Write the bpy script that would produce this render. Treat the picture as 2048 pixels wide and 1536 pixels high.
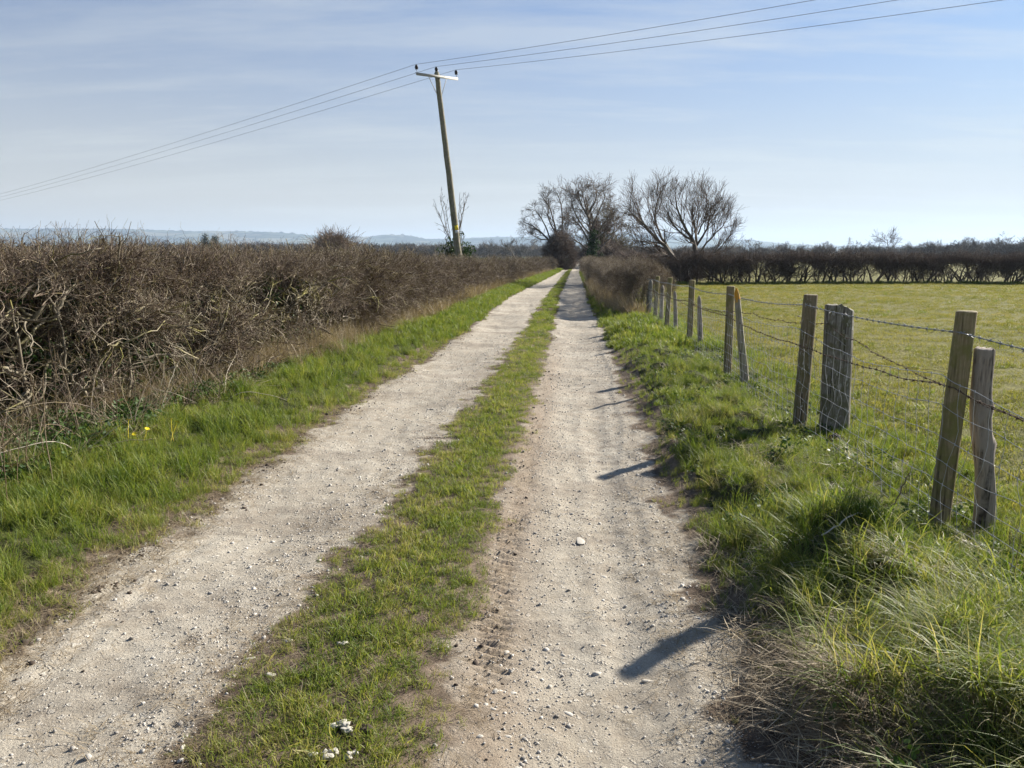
import bpy, math, random
import numpy as np
R = np.random.default_rng(7)
random.seed(7)
PI = math.pi
sc = bpy.context.scene
C = sc.collection
for o in list(bpy.data.objects):
    bpy.data.objects.remove(o)

# ---------------------------------------------------------------- camera, sky, sun, exposure
F, HY, EYE = 1536.0, 512.0, 1.6
PITCH = math.atan((768 - HY) / F)
cam = bpy.data.objects.new('camera', bpy.data.cameras.new('camera'))
C.objects.link(cam)
cam.location = (0, 0, EYE)
cam.rotation_euler = (PI / 2 - PITCH, 0, 0)
cam.data.sensor_fit = 'HORIZONTAL'
cam.data.angle = 2 * math.atan(1024 / F)
cam.data.clip_start = 0.05
cam.data.clip_end = 30000
sc.camera = cam

SUN_AZ = math.radians(54.5)      # to the right of the way the camera looks (+Y)
SUN_EL = math.radians(27.5)
sd = (math.sin(SUN_AZ) * math.cos(SUN_EL), math.cos(SUN_AZ) * math.cos(SUN_EL), math.sin(SUN_EL))
sun = bpy.data.objects.new('sun', bpy.data.lights.new('sun', 'SUN'))
C.objects.link(sun)
sun.data.energy = 4.7
sun.data.angle = math.radians(0.8)
sun.data.color = (1.0, 0.945, 0.86)
sun.rotation_euler = (PI / 2 - SUN_EL, 0, PI - SUN_AZ)

sc.view_settings.view_transform = 'Standard'
sc.view_settings.look = 'None'
sc.view_settings.gamma = 1.0
sc.view_settings.use_curve_mapping = False
sc.view_settings.exposure = 1.46
sc.cycles.use_denoising = True
sc.cycles.max_bounces = 8
sc.cycles.diffuse_bounces = 3
sc.cycles.transmission_bounces = 6
sc.cycles.volume_bounces = 0
sc.cycles.transparent_max_bounces = 8

W = bpy.data.worlds.new('World')
sc.world = W
W.use_nodes = True


class NT:
    """small node-tree helper"""
    def __init__(s, nt):
        s.nt = nt
        nt.nodes.clear()

    def n(s, typ, props=None, **inp):
        nd = s.nt.nodes.new(typ)
        for k, v in (props or {}).items():
            setattr(nd, k, v)
        for k, v in inp.items():
            key = int(k[1:]) if k[0] == '_' and k[1:].isdigit() else k.replace('__', ' ')
            s.set(nd, key, v)
        return nd

    def set(s, nd, key, v):
        sock = nd.inputs[key]
        if isinstance(v, bpy.types.NodeSocket):
            s.nt.links.new(v, sock)
        elif isinstance(v, bpy.types.Node):
            s.nt.links.new(v.outputs[0], sock)
        else:
            sock.default_value = v

    def ramp(s, fac, stops, interp='LINEAR'):
        nd = s.nt.nodes.new('ShaderNodeValToRGB')
        nd.color_ramp.interpolation = interp
        el = nd.color_ramp.elements
        while len(el) < len(stops):
            el.new(0.5)
        for e, (p, c) in zip(el, stops):
            e.position = p
            e.color = (c if len(c) == 4 else (*c, 1)) if hasattr(c, '__len__') else (c, c, c, 1)
        s.set(nd, 0, fac)
        return nd.outputs[0]

    def mix(s, fac, a, b, blend='MIX'):
        nd = s.nt.nodes.new('ShaderNodeMix')
        nd.data_type = 'RGBA'
        nd.blend_type = blend
        def c(v):
            return (*v, 1) if isinstance(v, tuple) and len(v) == 3 else v
        s.set(nd, 0, fac); s.set(nd, 6, c(a)); s.set(nd, 7, c(b))
        return nd.outputs[2]

    def math(s, op, a, b=None, clamp=False):
        nd = s.nt.nodes.new('ShaderNodeMath')
        nd.operation = op
        nd.use_clamp = clamp
        s.set(nd, 0, a)
        if b is not None:
            s.set(nd, 1, b)
        return nd.outputs[0]

    def noise(s, vec, scale, detail=4, rough=0.55):
        nd = s.n('ShaderNodeTexNoise', Scale=scale, Detail=detail, Roughness=rough)
        if vec is not None:
            s.set(nd, 'Vector', vec)
        return nd.outputs[0]

    def attr(s, name, typ='GEOMETRY', out=2):
        nd = s.n('ShaderNodeAttribute', dict(attribute_name=name, attribute_type=typ))
        return nd.outputs[out]


T = NT(W.node_tree)
sky = T.n('ShaderNodeTexSky', dict(sky_type='NISHITA', sun_disc=False, sun_elevation=SUN_EL, sun_rotation=SUN_AZ,
                                   altitude=30, air_density=1.0, dust_density=.35, ozone_density=1.8))
tc = T.n('ShaderNodeTexCoord')
sep = T.n('ShaderNodeSeparateXYZ', _0=tc.outputs['Generated'])
den = T.math('ADD', T.math('MAXIMUM', sep.outputs[2], 0.0), 0.10)
cx = T.math('DIVIDE', sep.outputs[0], den)
cy = T.math('DIVIDE', sep.outputs[1], den)
cv = T.n('ShaderNodeCombineXYZ', _0=cx, _1=cy).outputs[0]
mp = T.n('ShaderNodeMapping', Vector=cv, Rotation=(0, 0, math.radians(24)), Scale=(0.30, 1.05, 1.0))
wob = T.noise(mp.outputs[0], 1.4, 7, 0.62)
big = T.noise(T.n('ShaderNodeMapping', Vector=cv, Location=(3.1, 1.7, 0), Scale=(0.16, 0.24, 1)).outputs[0], 1.0, 3, 0.5)
cl = T.math('MULTIPLY', T.ramp(wob, [(0.46, 0.0), (0.64, 1.0)]), T.ramp(big, [(0.40, 0.12), (0.58, 1.0)]))
hz = T.ramp(sep.outputs[2], [(0.0, 0.95), (0.07, 0.87), (0.18, 0.52), (0.34, 0.14), (0.5, 0.02)])
skyb = T.mix(1.0, sky.outputs[0], (.26, .55, .85), 'MULTIPLY')
skyc = T.mix(hz, skyb, (5.0, 4.75, 4.3))
skyc = T.mix(T.math('MULTIPLY', cl, 0.55), skyc, (5.5, 5.75, 5.65))
bg = T.n('ShaderNodeBackground', Color=skyc, Strength=0.05)
T.n('ShaderNodeOutputWorld', Surface=bg)

# ---------------------------------------------------------------- helpers


def ray(x, y):
    u, v = (x - 1024) / F, (768 - y) / F
    return (u, math.cos(PITCH) + v * math.sin(PITCH), v * math.cos(PITCH) - math.sin(PITCH))


def at(x, y, d):
    r = ray(x, y); t = d / r[1]
    return np.array((r[0] * t, d, EYE + r[2] * t))


def tag(o, label=None, cat=None, group=None, kind=None):
    for k, v in (('label', label), ('category', cat), ('group', group), ('kind', kind)):
        if v:
            o[k] = v
    return o


def thing(name, loc, label, cat, group=None):
    o = bpy.data.objects.new(name, None)
    C.objects.link(o)
    o.empty_display_size = 0.2
    o.location = loc
    return tag(o, label, cat, group)


def mesh_np(name, v, f4=None, f3=None, mats=(), attrs=None, smooth=False):
    me = bpy.data.meshes.new(name)
    v = np.asarray(v, np.float32)
    f4 = np.zeros((0, 4), np.int32) if f4 is None else np.asarray(f4, np.int32)
    f3 = np.zeros((0, 3), np.int32) if f3 is None else np.asarray(f3, np.int32)
    me.vertices.add(len(v)); me.vertices.foreach_set('co', v.ravel())
    nl = f4.size + f3.size
    me.loops.add(nl)
    me.loops.foreach_set('vertex_index', np.concatenate([f4.ravel(), f3.ravel()]).astype(np.int32))
    me.polygons.add(len(f4) + len(f3))
    me.polygons.foreach_set('loop_start', np.concatenate([np.arange(len(f4)) * 4, f4.size + np.arange(len(f3)) * 3]).astype(np.int32))
    me.update(calc_edges=True)
    if smooth:
        me.polygons.foreach_set('use_smooth', np.ones(len(f4) + len(f3), bool))
    for m in mats:
        me.materials.append(m)
    for k, a in (attrs or {}).items():
        at_ = me.attributes.new(k, 'FLOAT', 'POINT')
        at_.data.foreach_set('value', np.asarray(a, np.float32))
    return me


def obj(name, me, parent=None, loc=None):
    o = bpy.data.objects.new(name, me)
    C.objects.link(o)
    if parent is not None:
        o.parent = parent
    if loc is not None:
        o.location = loc
    return o


class Geo:
    """collects vertices and faces"""
    def __init__(s):
        s.v, s.q, s.t, s.a, s.n = [], [], [], [], 0

    def add(s, v, q=None, t=None, a=None):
        v = np.asarray(v, float).reshape(-1, 3)
        if q is not None and len(q):
            s.q.append(np.asarray(q).reshape(-1, 4) + s.n)
        if t is not None and len(t):
            s.t.append(np.asarray(t).reshape(-1, 3) + s.n)
        s.v.append(v)
        s.a.append(np.zeros(len(v)) if a is None else np.broadcast_to(a, (len(v),)))
        s.n += len(v)

    def tubes(s, pts, rad, sides=4, cap=True):
        """pts (n,k,3), rad (n,k)"""
        pts = np.asarray(pts, float); rad = np.asarray(rad, float)
        if pts.ndim == 2:
            pts, rad = pts[None], np.broadcast_to(rad, (pts.shape[0],))[None]
        n, k, _ = pts.shape
        tan = np.gradient(pts, axis=1)
        tan /= np.linalg.norm(tan, axis=2, keepdims=True) + 1e-9
        m = tan.mean(1)
        ref = np.where(np.abs(m[:, 2:3]) < 0.8, np.array([[0, 0, 1.0]]), np.array([[1.0, 0, 0]]))
        a = np.cross(tan, ref[:, None, :]); a /= np.linalg.norm(a, axis=2, keepdims=True) + 1e-9
        b = np.cross(tan, a)
        ang = np.arange(sides) * 2 * PI / sides
        ring = pts[:, :, None, :] + rad[:, :, None, None] * (np.cos(ang)[None, None, :, None] * a[:, :, None, :] + np.sin(ang)[None, None, :, None] * b[:, :, None, :])
        v = ring.reshape(-1, 3)
        i = np.arange(n)[:, None, None] * (k * sides) + np.arange(k - 1)[None, :, None] * sides
        j = np.arange(sides)[None, None, :]; j2 = (j + 1) % sides
        q = np.stack([i + j, i + sides + j, i + sides + j2, i + j2], -1).reshape(-1, 4)[:, ::-1]
        t = None
        if cap and sides == 4:
            e = (np.arange(n) * k * sides)[:, None]
            q = np.concatenate([q, e + (k - 1) * sides + np.array([[3, 2, 1, 0]]), e + np.array([[0, 1, 2, 3]])])
        elif cap and sides == 3:
            e = (np.arange(n) * k * sides)[:, None]
            t = e + (k - 1) * sides + np.array([[2, 1, 0]])
        elif cap:
            tt = []
            for jj in range(1, sides - 1):
                tt += [[0, jj + 1, jj]]
            tt = np.array(tt)
            e = (np.arange(n) * k * sides)[:, None, None]
            t = np.concatenate([(e + (k - 1) * sides + tt[:, ::-1][None]).reshape(-1, 3), (e + tt[None]).reshape(-1, 3)])
        s.add(v, q, t, np.repeat(R.random(n), k * sides))

    def box(s, c, half, rot=None):
        d = np.array([[x, y, z] for x in (-1, 1) for y in (-1, 1) for z in (-1, 1)], float) * half
        if rot is not None:
            d = d @ np.asarray(rot).T
        s.add(d + c, [[0, 1, 3, 2], [4, 6, 7, 5], [0, 4, 5, 1], [2, 3, 7, 6], [0, 2, 6, 4], [1, 5, 7, 3]])

    def mesh(s, name, mats, off=(0, 0, 0), smooth=False):
        v = np.concatenate(s.v) - np.asarray(off, float)
        return mesh_np(name, v, np.concatenate(s.q) if s.q else None, np.concatenate(s.t) if s.t else None,
                       mats, dict(bl=np.concatenate(s.a)), smooth)

    def build(s, name, mats, parent=None, smooth=False):
        off = parent.location if parent is not None else (0, 0, 0)
        off = tuple(off)
        return obj(name, s.mesh(name, mats if isinstance(mats, (list, tuple)) else [mats], off, smooth), parent)


# gradient noise
_perm = np.concatenate([np.random.default_rng(3).permutation(512)] * 2)
_grad = np.stack([np.cos(np.arange(512) * 2.39996), np.sin(np.arange(512) * 2.39996)], 1)


def pn(x, y):
    x = np.asarray(x, float); y = np.asarray(y, float)
    xi, yi = np.floor(x).astype(int), np.floor(y).astype(int)
    xf, yf = x - xi, y - yi
    u, v = xf ** 3 * (xf * (xf * 6 - 15) + 10), yf ** 3 * (yf * (yf * 6 - 15) + 10)
    def g(a, b):
        h = _perm[(_perm[(xi + a) & 511] + yi + b) & 511]
        gr = _grad[h]
        return gr[..., 0] * (xf - a) + gr[..., 1] * (yf - b)
    n0 = g(0, 0) * (1 - u) + g(1, 0) * u
    n1 = g(0, 1) * (1 - u) + g(1, 1) * u
    return (n0 * (1 - v) + n1 * v) * 1.5


def fbm(x, y, o=4, s=0.0):
    r, a = 0, 1.0
    for i in range(o):
        r = r + a * pn(x + s + 17.3 * i, y - s + 9.1 * i)
        x, y, a = x * 2.03, y * 2.03, a * 0.5
    return r


def sst(a, b, x):
    t = np.clip((x - a) / (b - a), 0, 1)
    return t * t * (3 - 2 * t)


# ---------------------------------------------------------------- the lie of the land
def poly(p):
    p = np.array(p)
    return p[:, 1], p[:, 0]


_L = poly([(-2.2, -6), (-2.18, 3.1), (-2.12, 4.9), (-2.0, 6.4), (-1.84, 8.5), (-1.50, 11.9), (-1.12, 15.9), (-.74, 22.1), (-.32, 28.4), (.82, 39.8), (2.75, 58.5), (4.7, 78), (6.4, 97), (540.2, 6000)])
_SL = poly([(-1.15, -6), (-1.10, 2.2), (-1.0, 3.4), (-.93, 4.2), (-.81, 5.1), (-.68, 6.6), (-.5, 8.5), (-.28, 10.8), (.16, 15.7), (.72, 23.1), (1.44, 32.1), (2.4, 43.3), (5.2, 76), (7.1, 97), (541, 6000)])
_SR = poly([(-.26, -6), (-.21, 2.2), (-.16, 3.5), (-.07, 4.5), (.02, 5.8), (.18, 7.7), (.43, 10.8), (.92, 16.8), (1.34, 23.1), (2.0, 32.1), (2.95, 43.3), (5.7, 76), (7.55, 97), (541.6, 6000)])
_R = poly([(.8, -6), (.82, 2.2), (.88, 2.75), (.92, 3.3), (.98, 4.2), (1.04, 5.1), (1.16, 6.6), (1.36, 9.2), (1.74, 13.9), (2.17, 19.5), (2.8, 28.4), (3.75, 39.8), (6.6, 76), (8.6, 97), (543, 6000)])
_HB = poly([(-6.6, -6), (-5.4, 3.0), (-4.45, 6.6), (-4.0, 7.7), (-3.7, 9.5), (-3.3, 11.9), (-2.7, 18), (-1.85, 28.4), (-.5, 43.3), (3.2, 76), (5.2, 97), (538, 6000)])
_FN = poly([(2.2, -6), (2.38, 1.6), (2.52, 4.34), (2.69, 7.03), (3.0, 10.57), (3.23, 13.92), (3.36, 16.6), (3.58, 19.2), (3.75, 21.5), (5.9, 40), (9, 76), (545, 6000)])
Lx = lambda y: np.interp(y, *_L)
SLx = lambda y: np.interp(y, *_SL)
SRx = lambda y: np.interp(y, *_SR)
Rx = lambda y: np.interp(y, *_R)
HBx = lambda y: np.interp(y, *_HB)
FNx = lambda y: np.interp(y, *_FN)


def wear(x, y):
    """0 grass .. 1 bare gravel, ragged"""
    e = 0.16 * fbm(x * 1.7, y * 1.7, 3, 5.0) + 0.07 * fbm(x * 7, y * 7, 3, 9.0)
    L, SL, SR, Rr = Lx(y), SLx(y), SRx(y), Rx(y)
    k = np.clip(1.2 / (1 + y * 0.03), 0.3, 1.2)
    a = sst(-0.10, 0.12, x - L - .12 * np.clip(1.4 - y * .03, .35, 1) + e * k) * sst(-0.16, 0.14, SL - x + e * 1.1 * k)
    b = sst(-0.10, 0.10, x - SR + e * .6 * k) * sst(-0.08, 0.10, Rr - x + e * k)
    far = 1 - sst(150, 175, y)
    return np.maximum(a, b) * far


def height(x, y):
    x = np.asarray(x, float); y = np.asarray(y, float)
    L, SL, SR, Rr = Lx(y), SLx(y), SRx(y), Rx(y)
    fade = 1 / (1 + (np.maximum(y, 0) / 60) ** 2)
    z = np.zeros_like(x)
    for a, b, d in ((L, SL, .035), (SR, Rr, .045)):
        c, w = (a + b) / 2, (b - a) / 2 + .02
        z -= d * np.exp(-((x - c) / (w * .75)) ** 2)
    z += .025 * fbm(x * .9, y * .55, 3, 1.0) * sst(-.5, .5, x - L) * sst(-.5, .5, Rr - x)
    # long shallow puddle dips and lips further down the lane
    inl = sst(-.1, .2, x - L) * sst(-.1, .2, Rr - x)
    z += inl * .06 * fbm(x * .4, y * .55, 3, 31.0) * sst(9, 16, y)
    w = wear(x, y)
    z += w * (.006 * fbm(x * 9, y * 9, 3, 2.0) + .006 * np.abs(fbm(x * 3.2, y * 2.2, 2, 8.0)))
    # ridges left by a wheel in the right-hand wheel track
    ce = SR + .62 * (Rr - SR) + .03 * pn(y * .8, 0 * y)
    z += w * (-.009 * np.exp(-((x - ce) / .08) ** 2) + .005 * np.exp(-((np.abs(x - ce) - .13) / .05) ** 2)) * (1 - sst(7, 12, y))
    for off in (.22, .36):
        cl_ = L + off + .03 * pn(y * .5, 3 + 0 * y)
        z += -.014 * np.exp(-((x - cl_) / .045) ** 2) * (1 - sst(3.6, 5, y))
    # tyre lug prints on the soft edge of the middle strip
    u = x - SR - .09 - .04 * pn(y * .9, 7 + 0 * y)
    ph = (y + .5 * u + .02 * pn(x * 9, y * 9)) / .062
    lug = np.sin(2 * PI * ph)
    lugm = np.exp(-(u / .075) ** 4) * sst(2.4, 3.0, y) * (1 - sst(6.5, 9, y)) * sst(-.55, .25, pn(x * 1.0, y * 1.1) + .2)
    z += lugm * (.012 * np.tanh(lug * 1.6) + .004 * pn(x * 22, y * 22) - .009)
    # verges: a step up and hummocks
    dr = x - Rr
    hm = np.abs(fbm(x * 1.5, y * 1.5, 3, 4.0)) * .17 + .06 * fbm(x * .6, y * .6, 2, 6.0)
    vr = sst(0.0, .45, dr) * (1 - .92 * sst(.75, 1.55, dr))
    z += vr * (.05 + hm * fade)
    dl = L - x
    vl = sst(0.0, .6, dl)
    z += vl * (.05 + (np.abs(fbm(x * 1.6, y * 1.6, 3, 14.0)) * .09 + .03) * fade * (1 - .6 * sst(2.5, 4, dl)))
    # dark ditch edge under the left hedge
    z -= .06 * np.exp(-((x - HBx(y) + .5) / .6) ** 2) * fade
    z += sst(3, 9, np.maximum(dr, dl)) * .05 * fbm(x * .22, y * .22, 3, 3.0) * (1 / (1 + (np.maximum(y, 0) / 400) ** 2))
    # big tussock, bottom right
    z += .07 * np.exp(-(((x - 1.72) / .42) ** 2 + ((y - 2.45) / .50) ** 2)) + .10 * np.exp(-(((x - 1.75) / .3) ** 2 + ((y - 3.7) / .35) ** 2))
    return z


# ---------------------------------------------------------------- materials
def new_mat(name):
    m = bpy.data.materials.new(name)
    m.use_nodes = True
    return m, NT(m.node_tree)


def finish(t, bsdf, disp=None):
    o = t.n('ShaderNodeOutputMaterial', Surface=bsdf)
    return o


def pos(t):
    return t.n('ShaderNodeNewGeometry').outputs['Position']


def mat_track():
    m, t = new_mat('track gravel')
    p = pos(t)
    wr, soil = t.attr('wear'), t.attr('soil')
    n1 = t.noise(p, 0.9, 5, .6); n2 = t.noise(p, 7, 6, .65); n3 = t.noise(p, 55, 3, .6); n4 = t.noise(p, 210, 2, .6)
    pale = t.mix(t.ramp(n1, [(.35, 0), (.65, 1)]), (.36, .315, .245), (.455, .41, .33))
    pale = t.mix(t.ramp(n2, [(.33, .65), (.55, 0)]), pale, (.27, .22, .16))
    v = t.n('ShaderNodeTexVoronoi', Vector=p, Scale=75.0, Randomness=1.0)
    st = t.ramp(v.outputs['Distance'], [(.16, 1), (.4, 0)])
    sel = t.math('MULTIPLY', st, t.ramp(v.outputs['Color'], [(.55, 0), (.75, .8)]))
    pale = t.mix(sel, pale, t.mix(v.outputs['Color'], (.25, .225, .20), (.55, .515, .455)))
    v2 = t.n('ShaderNodeTexVoronoi', Vector=t.n('ShaderNodeVectorMath', dict(operation='MULTIPLY_ADD'), _0=t.n('ShaderNodeTexNoise', Vector=p, Scale=45.0, Detail=3.0).outputs['Color'], _1=(.034, .034, .034), _2=T_map(t, p, (1, .8, 1))).outputs[0], Scale=34.0, Randomness=1.0)
    st2 = t.math('MULTIPLY', t.ramp(v2.outputs['Distance'], [(.30, 1), (.42, 0)]), t.ramp(v2.outputs['Color'], [(.62, 0), (.66, 1)]))
    pale = t.mix(t.math('MULTIPLY', st2, .75), pale, t.mix(n3, t.mix(v2.outputs['Color'], (.36, .32, .26), (.52, .48, .41)), (.58, .54, .46)))
    ring = t.math('MULTIPLY', t.ramp(v2.outputs['Distance'], [(.38, 0), (.43, 1), (.50, 0)]), t.ramp(v2.outputs['Color'], [(.62, 0), (.66, .55)]))
    pale = t.mix(ring, pale, (.20, .165, .125))
    dk = t.math('MULTIPLY', t.ramp(n4, [(.38, .8), (.50, 0)]), t.ramp(n3, [(.35, 1), (.6, .25)]))
    pale = t.mix(dk, pale, (.17, .14, .11))
    lit = t.noise(T_map(t, p, (1, .35, 1)), 16, 5, .7)
    pale = t.mix(t.ramp(lit, [(.66, 0), (.75, .8)]), pale, (.16, .12, .085))
    nb = t.noise(T_map(t, p, (.45, 1.5, 1)), 1.0, 5, .65)
    pale = t.mix(t.math('MULTIPLY', t.ramp(nb, [(.50, 0), (.62, .75)]), t.ramp(n3, [(.38, 1), (.62, .35)])), pale, (.215, .18, .14))
    dirt = t.mix(t.ramp(n2, [(.35, 0), (.65, 1)]), (.050, .034, .024), (.20, .15, .105))
    dirt = t.mix(t.ramp(n3, [(.55, 0), (.75, .5)]), dirt, (.33, .27, .20))
    wn = t.math('ADD', wr, t.math('MULTIPLY', t.math('SUBTRACT', n2, .5), .9))
    col = t.mix(t.ramp(wn, [(.30, 0), (.78, 1)]), dirt, pale)
    col = t.mix(t.math('MULTIPLY', soil, t.ramp(n2, [(.3, .4), (.6, 1)])), col, t.mix(n3, (.215, .16, .11), (.33, .262, .19)))
    n5 = t.noise(p, 95, 6, .75)
    hgt = t.math('ADD', t.math('MULTIPLY', n2, 1.2), t.math('ADD', n5, t.math('ADD', t.math('MULTIPLY', sel, .35), t.math('MULTIPLY', st2, .7))))
    bump = t.n('ShaderNodeBump', Strength=.9, Distance=.010, Height=hgt)
    b = t.n('ShaderNodeBsdfPrincipled', Base__Color=col, Roughness=.95, Normal=bump)
    b.inputs['Specular IOR Level'].default_value = .15
    finish(t, b)
    return m


def T_map(t, p, s, loc=(0, 0, 0)):
    return t.n('ShaderNodeMapping', Vector=p, Scale=s, Location=loc).outputs[0]


def mat_ground(name, a, b_, c, sc_=1.0):
    m, t = new_mat(name)
    p = pos(t)
    n1 = t.noise(p, .25 * sc_, 5, .6); n2 = t.noise(p, 3.0, 6, .7); n3 = t.noise(p, 30, 4, .6)
    col = t.mix(t.ramp(n1, [(.35, 0), (.65, 1)]), a, b_)
    col = t.mix(t.ramp(n2, [(.45, 0), (.7, .8)]), col, c)
    col = t.mix(t.ramp(n3, [(.4, .6), (.6, 0)]), col, (.03, .032, .014))
    bump = t.n('ShaderNodeBump', Strength=1.0, Distance=.03, Height=t.math('ADD', n3, n2))
    b = t.n('ShaderNodeBsdfPrincipled', Base__Color=col, Roughness=.95, Normal=bump)
    b.inputs['Specular IOR Level'].default_value = .1
    finish(t, b)
    return m


def mat_leafy(name, stops, trans=.5, rough=.52, spec=.28, tint='tint', tcol=(1.0, 1.0, .6)):
    """blades and leaves: colour by a per-instance tint and a per-blade random"""
    m, t = new_mat(name)
    f = t.math('ADD', t.math('MULTIPLY', t.attr('bl'), .5), t.math('MULTIPLY', t.attr(tint, 'INSTANCER'), .75))
    f = t.math('SUBTRACT', f, .12)
    col = t.ramp(f, stops)
    b = t.n('ShaderNodeBsdfPrincipled', Base__Color=col, Roughness=rough)
    b.inputs['Specular IOR Level'].default_value = spec
    tr = t.n('ShaderNodeBsdfTranslucent', Color=t.mix(1.0, col, tcol, 'MULTIPLY'))
    mx = t.n('ShaderNodeMixShader', _0=trans, _1=b, _2=tr)
    finish(t, mx)
    return m


def mat_bark(name, a, b_, moss=None, scale=9.0, mossamt=.5):
    m, t = new_mat(name)
    p = t.n('ShaderNodeTexCoord').outputs['Object']
    n1 = t.noise(p, scale, 5, .65); n2 = t.noise(p, scale * .3, 3, .5)
    f = t.math('ADD', t.math('MULTIPLY', t.attr('bl'), .6), t.math('MULTIPLY', n1, .6))
    col = t.mix(t.ramp(f, [(.2, 0), (.85, 1)]), a, b_)
    if moss:
        col = t.mix(t.math('MULTIPLY', t.ramp(n2, [(.50, 0), (.66, 1)]), mossamt), col, moss)
    bump = t.n('ShaderNodeBump', Strength=.5, Distance=.01, Height=n1)
    b = t.n('ShaderNodeBsdfPrincipled', Base__Color=col, Roughness=.8, Normal=bump)
    b.inputs['Specular IOR Level'].default_value = .25
    finish(t, b)
    return m


def mat_twig(name):
    m, t = new_mat(name)
    p = t.n('ShaderNodeTexCoord').outputs['Object']
    n1 = t.noise(p, 22, 4, .6); n2 = t.noise(p, 6, 3, .5)
    f = t.math('ADD', t.math('MULTIPLY', t.attr('bl'), .62), t.math('MULTIPLY', t.attr('tint', 'INSTANCER'), .45))
    col = t.ramp(f, [(.12, (.048, .030, .027)), (.36, (.105, .070, .052)), (.56, (.19, .145, .10)), (.74, (.33, .275, .205)), (.92, (.50, .44, .35))])
    col = t.mix(t.math('MULTIPLY', t.ramp(n2, [(.50, 0), (.62, 1)]), .5), col, t.mix(n1, (.14, .135, .035), (.33, .25, .06)))
    b = t.n('ShaderNodeBsdfPrincipled', Base__Color=col, Roughness=.7)
    b.inputs['Specular IOR Level'].default_value = .3
    finish(t, b)
    return m


def mat_wood(name, a, b_, crack, green, gz=(0.0, 1.0), lichen=None, seed=0.0, orange=False):
    m, t = new_mat(name)
    p = t.n('ShaderNodeTexCoord').outputs['Object']
    q = T_map(t, p, (1, 1, .055), (seed, seed * 2, 0))
    g1 = t.noise(q, 75, 5, .7); g2 = t.noise(q, 30, 4, .6)
    n = t.noise(p, 7 + seed, 4, .6)
    col = t.mix(t.ramp(g1, [(.35, 0), (.65, 1)]), a, b_)
    col = t.mix(t.ramp(g2, [(.36, .95), (.45, 0)]), col, crack)
    sepz = t.n('ShaderNodeSeparateXYZ', _0=p).outputs[2]
    gm = t.math('MULTIPLY', t.ramp(n, [(.42, 0), (.6, .85)]), 1.0)
    col = t.mix(gm, col, green)
    if lichen:
        s = t.noise(T_map(t, p, (1, 1, .4)), 48, 3, .6)
        col = t.mix(t.math('MULTIPLY', t.ramp(s, [(.60, 0), (.64, 1)]), t.ramp(n, [(.40, 0), (.5, .9)])), col, lichen)
    if orange:
        col = t.mix(t.math('MULTIPLY', t.ramp(sepz, [(.0, 0), (.5, 0), (1, 1)]), 0.0), col, (.5, .25, .03))
        zz = t.math('ADD', sepz, t.math('MULTIPLY', t.math('SUBTRACT', n, .5), .3))
        col = t.mix(t.math('MULTIPLY', t.math('GREATER_THAN', zz, 1.05), t.ramp(g2, [(.35, .2), (.5, 1)])), col, (.55, .27, .03))
    bump = t.n('ShaderNodeBump', Strength=.8, Distance=.008, Height=t.math('ADD', g1, t.math('MULTIPLY', g2, 1.5)))
    b = t.n('ShaderNodeBsdfPrincipled', Base__Color=col, Roughness=.85, Normal=bump)
    b.inputs['Specular IOR Level'].default_value = .2
    finish(t, b)
    return m


def mat_plain(name, col, rough=.7, metal=0.0, var=.3, scale=20.0, spec=.3):
    m, t = new_mat(name)
    p = t.n('ShaderNodeTexCoord').outputs['Object']
    n1 = t.noise(p, scale, 4, .6)
    c = t.mix(n1, tuple(x * (1 - var) for x in col), tuple(min(1, x * (1 + var)) for x in col))
    b = t.n('ShaderNodeBsdfPrincipled', Base__Color=c, Roughness=rough, Metallic=metal)
    b.inputs['Specular IOR Level'].default_value = spec
    finish(t, b)
    return m


def mat_stone(name, a, b_):
    m, t = new_mat(name)
    p = t.n('ShaderNodeTexCoord').outputs['Object']
    n1 = t.noise(p, 60, 5, .65)
    f = t.math('ADD', t.math('MULTIPLY', n1, .5), t.math('MULTIPLY', t.attr('tint', 'INSTANCER'), .7))
    col = t.ramp(f, [(.2, a), (.9, b_)])
    bump = t.n('ShaderNodeBump', Strength=.6, Distance=.004, Height=n1)
    b = t.n('ShaderNodeBsdfPrincipled', Base__Color=col, Roughness=.9, Normal=bump)
    finish(t, b)
    return m


M_track = mat_track()
M_verge = mat_ground('verge soil', (.05, .058, .022), (.075, .075, .03), (.10, .078, .045))
M_past = mat_ground('pasture sward', (.14, .14, .030), (.20, .18, .042), (.18, .15, .05))
M_field = mat_ground('green field', (.10, .14, .045), (.12, .15, .05), (.13, .14, .06), .05)
M_grass = mat_leafy('grass blades', [(.0, (.068, .115, .020)), (.30, (.15, .205, .034)), (.55, (.245, .27, .055)), (.76, (.35, .315, .105)), (1.0, (.50, .43, .26))])
M_short = mat_leafy('pasture blades', [(.0, (.105, .14, .026)), (.4, (.205, .20, .045)), (.7, (.30, .26, .085)), (1.0, (.40, .33, .14))], spec=.12)
M_dry = mat_leafy('dry grass', [(.0, (.16, .115, .07)), (.5, (.30, .23, .145)), (1.0, (.46, .38, .26))], trans=.25, rough=.6)
M_ivy = mat_leafy('ivy leaves', [(.0, (.012, .030, .008)), (.5, (.032, .070, .014)), (1.0, (.085, .135, .026))], trans=.2, rough=.55, spec=.22)
M_twig = mat_twig('hedge twigs')
M_stem = mat_bark('hedge stems', (.055, .043, .03), (.25, .215, .155), (.19, .17, .04), 8, .9)
M_dark = mat_bark('dark twigs', (.055, .042, .034), (.17, .125, .095), None, 3)
M_tree = mat_bark('tree bark', (.075, .06, .048), (.17, .14, .11), (.12, .12, .06), 2, .5)
M_olive = mat_bark('olive twigs', (.10, .085, .045), (.18, .15, .08), None, 2)
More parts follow.
